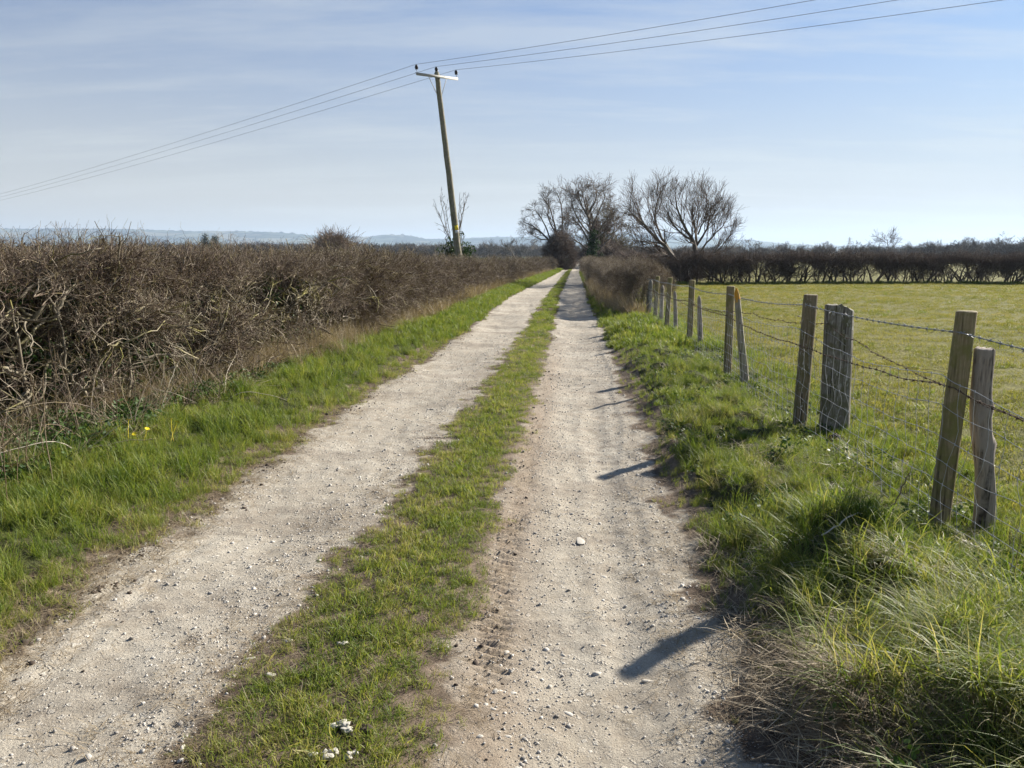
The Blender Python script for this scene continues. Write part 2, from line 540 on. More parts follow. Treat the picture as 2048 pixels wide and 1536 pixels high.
M_russet = mat_bark('russet twigs', (.15, .10, .065), (.25, .17, .11), None, 2)
M_farv = mat_bark('far bare trees', (.07, .06, .05), (.13, .11, .09), None, .3)
M_conif = mat_bark('far evergreens', (.018, .026, .018), (.035, .048, .028), None, .3)
M_stone = mat_stone('limestone pebbles', (.19, .165, .135), (.62, .58, .51))
M_rock = mat_plain('pale limestone', (.47, .43, .36), .9, 0, .28, 70)
M_dung = mat_plain('dark clods', (.055, .04, .03), .9, 0, .5, 40)
M_chalk = mat_plain('crumbly white stone', (.42, .39, .32), .95, 0, .5, 120)
M_wire = mat_plain('galvanised wire', (.26, .265, .27), .5, .4, .3, 5)
M_net = mat_plain('netting wire', (.36, .36, .35), .5, .2, .25, 5)
M_rust = mat_plain('rusty wire', (.10, .065, .045), .8, .2, .5, 12)

# ---------------------------------------------------------------- ground
rows = [-5.0]
while rows[-1] < 1.6:
    rows.append(rows[-1] + .3)
y = 1.6
while y < 120:
    y += max(.0125, .0125 * (y / 3.2) ** 1.35)
    rows.append(y)
while y < 9000:
    y *= 1.06
    rows.append(y)
rows = np.array(rows)


def sheet(name, xl, xr, frac, mat, extra=None, label=None):
    """rows x columns grid between two edges; frac = column positions 0..1"""
    Y = np.repeat(rows[:, None], len(frac), 1)
    X = xl(rows)[:, None] * (1 - frac[None]) + xr(rows)[:, None] * frac[None]
    Z = height(X, Y)
    nr, nc = X.shape
    i = (np.arange(nr - 1)[:, None] * nc + np.arange(nc - 1)[None]).ravel()
    f = np.stack([i, i + 1, i + nc + 1, i + nc], 1)
    at_ = {k: fn(X, Y).ravel() for k, fn in (extra or {}).items()}
    me = mesh_np(name, np.stack([X, Y, Z], -1).reshape(-1, 3), f, None, [mat], at_, True)
    return tag(obj(name, me), label, 'ground', None, 'structure')


def soil(x, y):
    u = x - SRx(y) - .10
    return np.exp(-(u / .16) ** 2) * (1 - sst(8, 18, y)) * .9


eL = lambda y: Lx(y) - .25
eR = lambda y: Rx(y) + .25
sheet('farm_track', eL, eR, np.linspace(0, 1, 150), M_track, dict(wear=wear, soil=soil), 'stony farm track of two pale wheel tracks with a grass strip between')
g1 = np.linspace(0, 1, 44)
sheet('grass_verge', lambda y: HBx(y) - 1.6, eL, g1, M_verge, None, 'ground of the verge between the track and the long left hedge')
sheet('grass_verge', eR, lambda y: FNx(y) + .6, g1, M_verge, None, 'ground of the verge between the track and the wire fence')
far = np.concatenate([[0], np.geomspace(.00012, 1, 46)])
sheet('pasture', lambda y: FNx(y) + .6, lambda y: FNx(y) + 6000, far, M_past, None, 'open pasture behind the wire fence')
sheet('field', lambda y: HBx(y) - 6000, lambda y: HBx(y) - 1.6, 1 - far[::-1], M_field, None, 'flat green field beyond the long left hedge')

# ---------------------------------------------------------------- scatter by geometry nodes (for what nobody could count)
PROTO = {}


def proto(key, meshes):
    col = bpy.data.collections.new(key)
    for i, me in enumerate(meshes):
        col.objects.link(bpy.data.objects.new('%s.%03d' % (key, i), me))
    PROTO[key] = (col, len(meshes))


def scatter_group(col):
    ng = bpy.data.node_groups.new('scatter', 'GeometryNodeTree')
    ng.interface.new_socket('Geometry', in_out='INPUT', socket_type='NodeSocketGeometry')
    ng.interface.new_socket('Geometry', in_out='OUTPUT', socket_type='NodeSocketGeometry')
    nd, ln = ng.nodes, ng.links
    gi, go = nd.new('NodeGroupInput'), nd.new('NodeGroupOutput')
    ci = nd.new('GeometryNodeCollectionInfo')
    ci.inputs[0].default_value = col
    ci.inputs['Separate Children'].default_value = True
    ci.inputs['Reset Children'].default_value = True
    ip = nd.new('GeometryNodeInstanceOnPoints')
    ip.inputs['Pick Instance'].default_value = True

    def na(name, typ):
        a = nd.new('GeometryNodeInputNamedAttribute')
        a.data_type = typ
        a.inputs[0].default_value = name
        return a.outputs[0]
    ln.new(gi.outputs[0], ip.inputs['Points'])
    ln.new(ci.outputs[0], ip.inputs['Instance'])
    ln.new(na('idx', 'INT'), ip.inputs['Instance Index'])
    ln.new(na('rot', 'FLOAT_VECTOR'), ip.inputs['Rotation'])
    ln.new(na('scl', 'FLOAT_VECTOR'), ip.inputs['Scale'])
    ln.new(ip.outputs[0], go.inputs[0])
    return ng


def scatter(name, key, pts, rot, scl, tint, label=None, cat=None, parent=None, kind='stuff', idx=None):
    col, n = PROTO[key]
    pts = np.asarray(pts, float)
    N = len(pts)
    off = np.array(parent.location) if parent is not None else np.zeros(3)
    me = bpy.data.meshes.new(name)
    me.vertices.add(N)
    me.vertices.foreach_set('co', (pts - off).astype(np.float32).ravel())
    def a(k, typ, v, f):
        at_ = me.attributes.new(k, typ, 'POINT')
        at_.data.foreach_set(f, v)
    scl = np.asarray(scl, float)
    if scl.ndim == 1:
        scl = np.repeat(scl[:, None], 3, 1)
    a('rot', 'FLOAT_VECTOR', np.asarray(rot, np.float32).ravel(), 'vector')
    a('scl', 'FLOAT_VECTOR', scl.astype(np.float32).ravel(), 'vector')
    a('idx', 'INT', (R.integers(0, n, N) if idx is None else idx).astype(np.int32), 'value')
    a('tint', 'FLOAT', np.clip(tint, 0, 1).astype(np.float32) * np.ones(N, np.float32), 'value')
    me.update()
    o = obj(name, me, parent)
    md = o.modifiers.new('scatter', 'NODES')
    if 'ng' + key not in PROTO:
        PROTO['ng' + key] = scatter_group(col)
    md.node_group = PROTO['ng' + key]
    return tag(o, label, cat, None, kind)


def zrot(n, lean=.25):
    return np.stack([R.normal(0, lean, n), R.normal(0, lean, n), R.uniform(0, 2 * PI, n)], 1)


def dirrot(d):
    """euler that turns +Z to direction d"""
    d = d / (np.linalg.norm(d, axis=1, keepdims=True) + 1e-9)
    return np.stack([R.normal(0, .15, len(d)), np.arccos(np.clip(d[:, 2], -1, 1)), np.arctan2(d[:, 1], d[:, 0])], 1)


def blades(n, rad, ln, wd, tilt, curl, segs=4, az=None, azs=6.3, power=.5, flat=False):
    """a tuft of n grass blades -> Geo"""
    g = Geo()
    r = rad * R.random(n) ** power
    th = R.uniform(0, 2 * PI, n)
    base = np.stack([r * np.cos(th), r * np.sin(th), np.full(n, -.01)], 1)
    a = (R.uniform(0, 2 * PI, n) if az is None else az + R.normal(0, azs, n))
    L = R.uniform(*ln, n); w = R.uniform(*wd, n)
    t0 = R.normal(tilt, .13, n) if flat else np.abs(R.normal(0, tilt, n)); cu = R.uniform(*curl, n)
    p = base.copy(); pts = [p]
    side = a + PI / 2 + R.normal(0, .5, n)
    sv = np.stack([np.cos(side), np.sin(side), np.zeros(n)], 1)
    kink = R.normal(0, .12, (segs, n))
    for s in range(segs):
        ang = t0 + cu * (s + .5) / segs + kink[s]
        d = np.stack([np.sin(ang) * np.cos(a), np.sin(ang) * np.sin(a), np.cos(ang)], 1)
        p = p + d * (L / segs)[:, None]
        pts.append(p)
    P = np.stack(pts, 1)
    wf = np.array([.8, 1.0, .85, .6, .35, .2])[:segs] if segs <= 6 else np.linspace(1, .2, segs)
    lft = P[:, :segs] - sv[:, None] * (w[:, None] * wf)[:, :, None]
    rgt = P[:, :segs] + sv[:, None] * (w[:, None] * wf)[:, :, None]
    k = 2 * segs + 1
    V = np.concatenate([np.stack([lft, rgt], 2).reshape(n, -1, 3), P[:, segs:segs + 1]], 1)
    o = np.arange(n)[:, None] * k
    q = np.concatenate([o + np.array([[2 * s, 2 * s + 1, 2 * s + 3, 2 * s + 2]]) for s in range(segs - 1)])
    t = o + np.array([[2 * segs - 2, 2 * segs - 1, 2 * segs]])
    g.add(V.reshape(-1, 3), q, t, np.repeat(R.random(n), k))
    return g


def protoset(key, k, mat, fn):
    proto(key, [fn().mesh(key, [mat]) for _ in range(k)])


protoset('verge_tuft', 6, M_grass, lambda: blades(34, .055, (.07, .19), (.0011, .0024), .28, (.2, 1.5)))
protoset('long_tuft', 5, M_grass, lambda: blades(46, .07, (.18, .42), (.0013, .0030), .35, (.6, 2.1), 5))
protoset('strip_tuft', 6, M_grass, lambda: blades(30, .055, (.025, .075), (.0010, .0020), .5, (.2, 1.4), 3))
protoset('pasture_tuft', 6, M_short, lambda: blades(60, .14, (.025, .07), (.0018, .0032), .45, (.1, 1.3), 3))
protoset('coarse_tuft', 5, M_grass, lambda: blades(50, .13, (.09, .22), (.003, .0055), .3, (.2, 1.3), 3))
protoset('bent_tuft', 6, M_grass, lambda: blades(11, .08, (.22, .46), (.0016, .0036), .5, (1.0, 2.4), 6, 0.0, .8))
protoset('thatch', 5, M_dry, lambda: blades(60, .12, (.14, .36), (.0009, .0020), 1.30, (.0, .35), 4, 0.0, .40, .5, True))
protoset('straw_litter', 5, M_dry, lambda: blades(20, .10, (.04, .16), (.0009, .0018), 1.50, (-.1, .25), 3, None, 6.3, .5, True))
protoset('dry_tuft', 6, M_dry, lambda: blades(30, .09, (.25, .75), (.0012, .0024), .28, (.0, 1.2), 5))
protoset('far_dry_tuft', 4, M_dry, lambda: blades(36, .22, (.25, .65), (.004, .007), .28, (.0, 1.0), 3))


def leaf_cluster(n, rad, size, mat, flat=.6, shape='ivy'):
    g = Geo()
    p = R.normal(size=(n, 3)); p *= (rad * R.random(n) ** .4 / np.linalg.norm(p, axis=1))[:, None]
    nrm = R.normal(size=(n, 3)) * .8 + [0, 0, .9]
    nrm /= np.linalg.norm(nrm, axis=1, keepdims=True)
    u = np.cross(nrm, R.normal(size=(n, 3))); u /= np.linalg.norm(u, axis=1, keepdims=True)
    v = np.cross(nrm, u)
    s = size * R.uniform(.6, 1.25, n)
    out = np.array([(0, -.55), (.42, -.5), (.75, -.05), (.35, .25), (0, 1.0), (-.35, .25), (-.75, -.05), (-.42, -.5)]) if shape == 'ivy' else \
        np.array([(0, -.9), (.33, -.45), (.45, .1), (.25, .65), (0, 1.0), (-.25, .65), (-.45, .1), (-.33, -.45)])
    mid = p[:, None] + np.zeros((n, 1, 3))
    ring = p[:, None] + s[:, None, None] * (out[None, :, :1] * u[:, None] + out[None, :, 1:] * v[:, None] - .22 * np.abs(out[None, :, :1]) ** 2 * nrm[:, None] * 1.0)
    V = np.concatenate([mid, ring], 1)
    o = np.arange(n)[:, None, None] * 9
    t = np.array([[0, 1 + i, 1 + (i + 1) % 8] for i in range(8)])
    g.add(V.reshape(-1, 3), None, (o + t[None]).reshape(-1, 3), np.repeat(R.random(n), 9))
    return g


protoset('ivy_leaves', 6, M_ivy, lambda: leaf_cluster(26, .12, .026, M_ivy))
protoset('ground_leaves', 6, M_ivy, lambda: leaf_cluster(30, .10, .020, M_ivy, .6, 'oval'))
protoset('far_leaves', 4, M_ivy, lambda: leaf_cluster(40, .32, .085, M_ivy))


def strip_pts(lo, hi, y0, y1, dens, cap=10 ** 6):
    yy = np.geomspace(max(y0, .3), y1, 400)
    w = np.maximum(hi(yy) - lo(yy), 0) * dens(yy)
    c = np.concatenate([[0], np.cumsum((w[1:] + w[:-1]) / 2 * np.diff(yy))])
    n = min(int(c[-1]), cap)
    ys = np.interp(R.random(n) * c[-1], c, yy)
    xs = lo(ys) + R.random(n) * (hi(ys) - lo(ys))
    return xs, ys


def on_ground(x, y, dz=0.0):
    return np.stack([x, y, height(x, y) + dz], 1)


def grassy(x, y, soft=.25):
    return 1 - np.clip(wear(x, y) / soft, 0, 1)


# --- right verge
fn_out = lambda y: FNx(y) + .9
x, y = strip_pts(lambda y: Rx(y) - .22, fn_out, 1.5, 13, lambda y: 330 * np.clip(4.2 / y, .3, 1))
k = R.random(len(x)) < grassy(x, y)
x, y = x[k], y[k]
edge = sst(-.15, .5, x - Rx(y))
thin = sst(-.5, .1, fbm(x * 2.2, y * 2.2, 2, 77) + .35)
bare = np.exp(-(((x - 1.15) / .30) ** 2 + ((y - 2.35) / .55) ** 2))      # the brown thatch below the big tussock
k = (R.random(len(x)) < (.35 + .65 * edge) * (.5 + .5 * thin)) & (R.random(len(x)) > bare * .9)
x, y, edge = x[k], y[k], edge[k]
pat = fbm(x * .9, y * .9, 3, 21)
s = (.45 + .65 * edge) * (.75 + .5 * np.clip(pat + .4, 0, 1.3)) * R.uniform(.7, 1.3, len(x)) * .62 * (1 - .3 * np.exp(-((x - FNx(y)) / .35) ** 2))
tn = .32 + .20 * fbm(x * 2.5, y * 2.5, 3, 55) + R.normal(0, .10, len(x)) + .22 * (1 - edge)
scatter('verge_grass', 'verge_tuft', on_ground(x, y), zrot(len(x), .22), s, tn, 'lush green grass on the verge below the wire fence', 'grass')
x, y = strip_pts(lambda y: Rx(y) - .1, lambda y: np.where(y < 22, FNx(y) + .5, Rx(y) + 1.6), 13, 110, lambda y: 95 * np.clip(13 / y, .12, 1))
k = R.random(len(x)) < grassy(x, y)
x, y = x[k], y[k]
s = R.uniform(.6, 1.15, len(x)) * (.5 + .5 * sst(-.1, .5, x - Rx(y))) * (1 + np.clip(y - 20, 0, 60) * .008)
tn = .32 + .2 * fbm(x * 1.2, y * 1.2, 3, 55) + R.normal(0, .1, len(x))
scatter('verge_grass', 'coarse_tuft', on_ground(x, y), zrot(len(x), .2), s, tn, 'green verge grass along the far right edge of the track', 'grass')
# long arching grass: the near tussock and clumps
cl_ = [(1.72, 2.45, .42, 210), (1.95, 2.2, .45, 150), (1.30, 3.35, .22, 60), (1.42, 4.0, .25, 70), (1.75, 4.9, .3, 70), (1.5, 5.6, .25, 60), (2.2, 3.6, .35, 70), (2.3, 5.6, .35, 60), (1.75, 6.9, .3, 60), (2.3, 7.9, .35, 60), (2.0, 9.4, .35, 60), (2.5, 10.6, .4, 60), (2.35, 3.0, .4, 90)]
xs, ys = [], []
for a, b, r_, n in cl_:
    xs.append(a + R.normal(0, r_ * .55, n)); ys.append(b + R.normal(0, r_ * .6, n))
x, y = np.concatenate(xs), np.concatenate(ys)
k = (x > Rx(y) + .12)
x, y = x[k], y[k]
tn = .34 + .3 * fbm(x * 2, y * 2, 2, 15) + R.normal(0, .17, len(x))
scatter('long_grass', 'long_tuft', on_ground(x, y), zrot(len(x), .35), R.uniform(.45, .85, len(x)) * np.where(y > 3.2, .7, 1), tn, 'long arching grass of the tussocks on the right verge', 'grass')
# combed dead thatch
n = 190
x = R.normal(1.27, .17, n); y = R.normal(2.42, .30, n)
x2, y2 = R.normal(1.5, .25, 90), R.normal(2.75, .3, 90)
x, y = np.concatenate([x, x2]), np.concatenate([y, y2])
k = x > 1.14
x, y = x[k], y[k]
rz = PI + .45 + R.normal(0, .8, len(x))
rot = np.stack([R.normal(0, .1, len(x)), R.normal(.05, .12, len(x)), rz], 1)
scatter('dead_grass', 'thatch', on_ground(x, y, .012), rot, R.uniform(.4, .8, len(x)), R.normal(.5, .25, len(x)), 'flattened brown dead grass combed towards the track at bottom right', 'grass')
# straw litter along every edge
n = 420
x = R.normal(1.2, .26, n); y = R.normal(2.45, .4, n)
k = x > Rx(y) + .06
scatter('straw_litter', 'straw_litter', on_ground(x, y, .03)[k], zrot(n, .10)[k], R.uniform(.6, 1.4, n)[k], R.normal(.5, .3, n)[k], 'tangled broken straw over the brown dead grass at bottom right', 'dead grass')
px_, py_ = [], []
for e, w_, n in ((Rx, .16, 900), (Lx, .17, 1300), (SLx, .16, 1000), (SRx, .09, 350)):
    yy = np.exp(R.uniform(math.log(1.8), math.log(16), n))
    px_.append(e(yy) + R.normal(0, w_, n)); py_.append(yy)
x, y = np.concatenate(px_), np.concatenate(py_)
scatter('straw_litter', 'straw_litter', on_ground(x, y, .004), zrot(len(x), .1), R.uniform(.3, .8, len(x)), R.normal(.45, .25, len(x)), 'scattered dead straw along the edges of the wheel tracks', 'dead grass')

x, y = strip_pts(lambda y: Rx(y) + .22, lambda y: FNx(y) + .3, 1.8, 12, lambda y: 42 * np.clip(4 / y, .3, 1))
k = fbm(x * 1.3, y * 1.3, 2, 404) > .05
x, y = x[k], y[k]
scatter('verge_weeds', 'ground_leaves', on_ground(x, y, .03), zrot(len(x), .4), R.uniform(.5, 1.1, len(x)), R.normal(.7, .2, len(x)), 'small broad leaved weeds among the verge grass on the right', 'weeds')
x, y = strip_pts(lambda y: Rx(y), lambda y: FNx(y) + .4, 1.8, 12, lambda y: 60 * np.clip(4 / y, .3, 1))
k = fbm(x * 1.1, y * 1.1, 2, 505) > .0
x, y = x[k], y[k]
scatter('straw_litter', 'straw_litter', on_ground(x, y, .05), zrot(len(x), .3), R.uniform(.5, 1.2, len(x)), R.normal(.6, .25, len(x)), 'pale dead blades lying among the green verge grass on the right', 'dead grass')
n = 900
x = np.concatenate([R.normal(1.62, .28, n // 2), R.normal(1.9, .4, n // 2)]); y = np.concatenate([R.normal(2.35, .35, n // 2), R.normal(2.9, .5, n // 2)])
k = x > Rx(y) + .25
x, y = x[k], y[k]
scatter('long_grass', 'bent_tuft', on_ground(x, y, .02), np.stack([R.normal(0, .2, len(x)), R.normal(0, .2, len(x)), PI + .5 + R.normal(0, .9, len(x))], 1), R.uniform(.6, 1.05, len(x)), .44 + R.normal(0, .28, len(x)), 'bent pale and green blades arching over the tussock at bottom right', 'grass')
x, y = strip_pts(lambda y: FNx(y) + .8, lambda y: FNx(y) + 3 + .75 * y, 3, 44, lambda y: 1.3 * np.clip(8 / y, .25, 1))
k = fbm(x * .35, y * .35, 2, 606) > -.1
x, y = x[k], y[k]
scatter('pasture_tussocks', 'coarse_tuft', on_ground(x, y), zrot(len(x), .3), R.uniform(.3, .55, len(x)) * (1 + .01 * y), R.normal(.33, .12, len(x)), 'scattered darker tufts in the grazed pasture', 'grass')

# --- middle strip
x, y = strip_pts(lambda y: SLx(y) - .30, lambda y: SRx(y) + .12, 1.5, 24, lambda y: 760 * np.clip(4 / y, .17, 1))
ok = grassy(x, y, .6) * sst(-.75, .05, fbm(x * 2.6, y * 2.6, 3, 41) + .42 + .35 * sst(3.5, 8, y)) * (1 - sst(17, 24, y))
k = R.random(len(x)) < ok
x, y = x[k], y[k]
mid = (x - (SLx(y) + SRx(y)) / 2) / ((SRx(y) - SLx(y)) / 2)
tn = .42 + .28 * fbm(x * 2.4, y * 2.4, 3, 61) + R.normal(0, .14, len(x)) + .22 * np.clip(np.abs(mid) - .55, 0, 1)
s = R.uniform(.55, 1.1, len(x)) * (.95 - .35 * np.clip(np.abs(mid), 0, 1.2)) * (1 + .03 * y)
scatter('strip_grass', 'strip_tuft', on_ground(x, y), zrot(len(x), .3), s, tn, 'short worn grass on the strip between the wheel tracks', 'grass')
x, y = strip_pts(lambda y: SLx(y) - .1, lambda y: SRx(y) + .05, 15, 120, lambda y: 130 * np.clip(13 / y, .12, 1))
k = R.random(len(x)) < grassy(x, y, .6) * sst(14, 22, y)
x, y = x[k], y[k]
tn = .36 + .2 * fbm(x * 1.2, y * 1.2, 3, 61) + R.normal(0, .12, len(x))
scatter('strip_grass', 'coarse_tuft', on_ground(x, y), zrot(len(x), .3), R.uniform(.3, .5, len(x)), tn, 'green strip running away down the middle of the track', 'grass')

# --- left verge
scruff = lambda y: np.interp(y, [2, 5, 6.5, 8, 10, 12.5, 16], [1.75, 1.55, 1.30, .95, .60, .30, .15])
x, y = strip_pts(lambda y: HBx(y) + scruff(y) * .82, lambda y: Lx(y) + .26, 1.8, 22, lambda y: 350 * np.clip(4.5 / y, .22, 1))
k = R.random(len(x)) < grassy(x, y)
x, y = x[k], y[k]
edge = sst(-.34 + .16 * fbm(y * 1.6, x * 1.6, 2, 909), .34, Lx(y) - x)
k = R.random(len(x)) < (.35 + .65 * edge) * (.6 + .4 * sst(-.4, .2, fbm(x * 2, y * 2, 2, 87) + .3)) * (1 - sst(15, 22, y))
x, y, edge = x[k], y[k], edge[k]
s = (.4 + .6 * edge) * R.uniform(.65, 1.3, len(x)) * (.85 + .40 * fbm(x * 1.4, y * 1.4, 2, 31)) * .88 * (1 + .012 * y)
tn = .31 + .24 * fbm(x * 2.2, y * 2.2, 3, 95) + R.normal(0, .1, len(x)) + .28 * (1 - edge)
scatter('verge_grass', 'verge_tuft', on_ground(x, y), zrot(len(x), .22), s, tn, 'bright green grass on the verge between the left wheel track and the hedge', 'grass')
x, y = strip_pts(lambda y: HBx(y) + .2, lambda y: Lx(y) + .1, 13, 110, lambda y: 95 * np.clip(13 / y, .12, 1))
k = R.random(len(x)) < sst(12.5, 21, y) * grassy(x, y) * (.4 + .6 * sst(.0, .5, x - HBx(y) - .2))
x, y = x[k], y[k]
tn = .27 + .2 * fbm(x * 1.2, y * 1.2, 3, 95) + R.normal(0, .1, len(x))
s = R.uniform(.5, .95, len(x)) * (1 + np.clip(y - 20, 0, 60) * .008)
scatter('verge_grass', 'coarse_tuft', on_ground(x, y), zrot(len(x), .2), s, tn, 'green verge grass along the far left edge of the track', 'grass')

x, y = strip_pts(lambda y: Lx(y) - .15, lambda y: Lx(y) + .26, 1.8, 16, lambda y: 520 * np.clip(4 / y, .2, 1))
k = (R.random(len(x)) < .30 + .7 * (fbm(x * 2.4, y * 2.4, 3, 707) > .12)) & (wear(x, y) < .7)
x, y = x[k], y[k]
tn = .60 + R.normal(0, .2, len(x))
scatter('edge_grass', 'strip_tuft', on_ground(x, y), zrot(len(x), .35), R.uniform(.4, .95, len(x)), tn, 'sparse yellowing grass on the muddy left edge of the track', 'grass')
n = 2200
y = np.exp(R.uniform(math.log(1.9), math.log(18), n)); x = Lx(y) + R.normal(.04, .14, n)
scatter('straw_litter', 'straw_litter', on_ground(x, y, .004), zrot(n, .14), R.uniform(.35, 1.0, n), R.normal(.35, .28, n), 'broken dead straw on the muddy left edge of the track', 'dead grass')

# --- pasture
x, y = strip_pts(lambda y: FNx(y) + .4, lambda y: FNx(y) + 3 + .75 * y, 2.0, 46, lambda y: 70 * np.clip(6 / y, .22, 1), 40000)
tn = .40 + .28 * fbm(x * .5, y * .5, 4, 12) + R.normal(0, .13, len(x))
near = np.exp(-(np.maximum(x - FNx(y) - .2, 0) / 1.3))
s = R.uniform(.5, .95, len(x)) * (1 + .5 * near) * (1 + y * .014)
scatter('pasture_grass', 'pasture_tuft', on_ground(x, y), zrot(len(x), .2), s, tn - .35 * near, 'short olive green grazed grass of the pasture', 'grass')
x, y = strip_pts(lambda y: FNx(y) - .2, lambda y: FNx(y) + 2.6, 2.0, 24, lambda y: 60 * np.clip(6 / y, .2, 1))
k = R.random(len(x)) < .75 * np.exp(-np.maximum(x - FNx(y), 0) / 1.0) * sst(-.3, .3, fbm(x, y, 2, 19) + .1)
x, y = x[k], y[k]
scatter('long_grass', 'coarse_tuft', on_ground(x, y), zrot(len(x), .25), R.uniform(.22, .5, len(x)), .30 + R.normal(0, .12, len(x)), 'longer green grass at the foot of the wire fence', 'grass')

# ---------------------------------------------------------------- stones
def lump(r, sub=2, amp=.28, flat=.6):
    import bmesh
    bm = bmesh.new()
    bmesh.ops.create_icosphere(bm, subdivisions=sub, radius=1.0)
    v = np.array([p.co[:] for p in bm.verts])
    fc = [[q.index for q in f.verts] for f in bm.faces]
    bm.free()
    s = R.random() * 99
    for _ in range(11):      # chop facets
        n = R.normal(size=3); n /= np.linalg.norm(n)
        d = v @ n
        lim = R.uniform(.50, .85)
        v -= np.maximum(d - lim, 0)[:, None] * n
    v *= (1 + amp * .5 * (pn(v[:, 0] * 1.7 + s, v[:, 1] * 1.7 + v[:, 2] * 1.3) + .5 * pn(v[:, 0] * 4 + s, v[:, 2] * 4 - v[:, 1] * 3)))[:, None]
    v *= np.array([1, R.uniform(.65, .95), flat * R.uniform(.7, 1.2)]) * r
    g = Geo(); g.add(v, None, fc)
    return g


proto('pebble', [lump(1.0, 1).mesh('pebble', [M_stone]) for _ in range(8)])
x, y = strip_pts(Lx, Rx, 1.6, 16, lambda y: 4600 * np.clip((3.0 / y) ** 1.35, .025, 1))
w_ = wear(x, y)
rough = .35 + .9 * np.exp(-((x - Rx(y) + .12) / .16) ** 2) + 1.5 * np.exp(-((x - SLx(y) + .15) / .2) ** 2) + .6 * np.exp(-((x - SRx(y) - .28) / .12) ** 2)
k = (R.random(len(x)) < rough * (.4 + .6 * (fbm(x * 1.3, y * 1.3, 2, 71) > 0))) & (w_ > .12)
x, y = x[k], y[k]
s = .0024 * np.exp(R.normal(0, .62, len(x))) * (1 + .09 * y)
s = np.clip(s, .002, .019)
scatter('gravel', 'pebble', on_ground(x, y, .001), zrot(len(x), .3), s, R.normal(.5, .25, len(x)), 'loose pale limestone chips strewn over the wheel tracks', 'gravel')

proto('crumb', [lump(1.0, 1).mesh('crumb', [M_dung]) for _ in range(5)])
n = 3800
y = np.exp(R.uniform(math.log(1.9), math.log(16), n)); x = Lx(y) + R.normal(.06, .12, n)
x2 = SRx(y) + R.normal(.06, .06, n); pick = R.random(n) < .14
x = np.where(pick, x2, x)
k = fbm(x * 2, y * 2, 3, 808) > -.15
s = np.clip(.005 * np.exp(R.normal(0, .6, n)) * (1 + .06 * y), .003, .028)
scatter('soil_crumbs', 'crumb', on_ground(x, y, .001)[k], zrot(n, .5)[k], s[k], R.random(n)[k], 'dark crumbs of soil along the edges of the wheel tracks', 'soil')

n = 26
x = R.uniform(4, 22, n); y = R.uniform(6, 40, n); k = x > FNx(y) + 1
scatter('soil_crumbs', 'crumb', on_ground(x, y, .01)[k], zrot(n, .2)[k], np.stack([R.uniform(.05, .11, n), R.uniform(.05, .11, n), R.uniform(.015, .03, n)], 1)[k], R.random(n)[k], 'flat dark droppings dotted over the grazed pasture', 'droppings')

# single stones one can pick out (source pixel, size in px)
def gpt(px, py, z=0.0):
    r = ray(px, py); t = (z - EYE) / r[2]
    return r[0] * t, r[1] * t


big = [lump(1.0, 2, .5, .8).mesh('stone', [M_rock], (0, 0, 0)) for _ in range(6)]
LONE = {0: 'largest flat pale stone, bedded in the right wheel track between the two post shadows', 1: 'pale stone just below the largest flat stone in the right wheel track', 2: 'flat pale stone in the right wheel track just below the nearest post shadow',
        3: 'flat white stone in the middle of the right wheel track near the bottom', 6: 'jagged pale stone right of the flat stone below the nearest post shadow', 24: 'rounded pale stone at the bottom left edge of the grass strip',
        25: 'broad pale stone half sunk in the left edge of the grass strip', 26: 'pale flat stone just below the broad one on the left edge of the strip'}
for i, (px, py, w_) in enumerate([(1160, 1075, 60), (1208, 1140, 26), (1195, 1325, 34), (1138, 1405, 34), (990, 1372, 24), (1002, 1368, 22), (1300, 1345, 36), (1027, 1370, 26),
                                  (972, 1402, 20), (985, 1410, 20), (1182, 1478, 22), (1015, 1465, 24), (995, 1456, 18), (1035, 1525, 26), (960, 1470, 22), (1125, 1290, 22), (1128, 1305, 18),
                                  (1176, 1412, 12), (1295, 1411, 13), (1036, 1207, 14), (1013, 1293, 20), (1208, 1275, 16), (1415, 1450, 16), (1386, 1466, 18), (366, 1498, 30), (575, 1280, 40),
                                  (540, 1352, 34), (290, 1360, 14), (420, 1392, 18), (210, 1485, 14), (500, 1318, 26), (1350, 1300, 18), (1365, 1283, 14), (1330, 1240, 14)]):
    gx, gy = gpt(px, py)
    o = obj('stone', big[i % 6], None, (gx, gy, float(height(gx, gy)) - .002))
    r_ = w_ / 2 / F * math.hypot(gy, EYE) * .8
    o.scale = (r_, r_ * R.uniform(.7, 1), min(r_ * .45, .011))
    o.rotation_euler = (R.normal(0, .07), R.normal(0, .07), R.uniform(0, 6.3))
    if i in LONE:
        lab, grp = LONE[i], None
    elif px > 940:
        lab, grp = 'small pale stone bedded in the right wheel track near the bottom of the picture', 'small stones bedded in the right wheel track'
    else:
        lab, grp = 'pale stone on the ragged gravelly edge between left wheel track and grass strip', 'stones along the left wheel track'
    tag(o, lab, 'stone', grp)
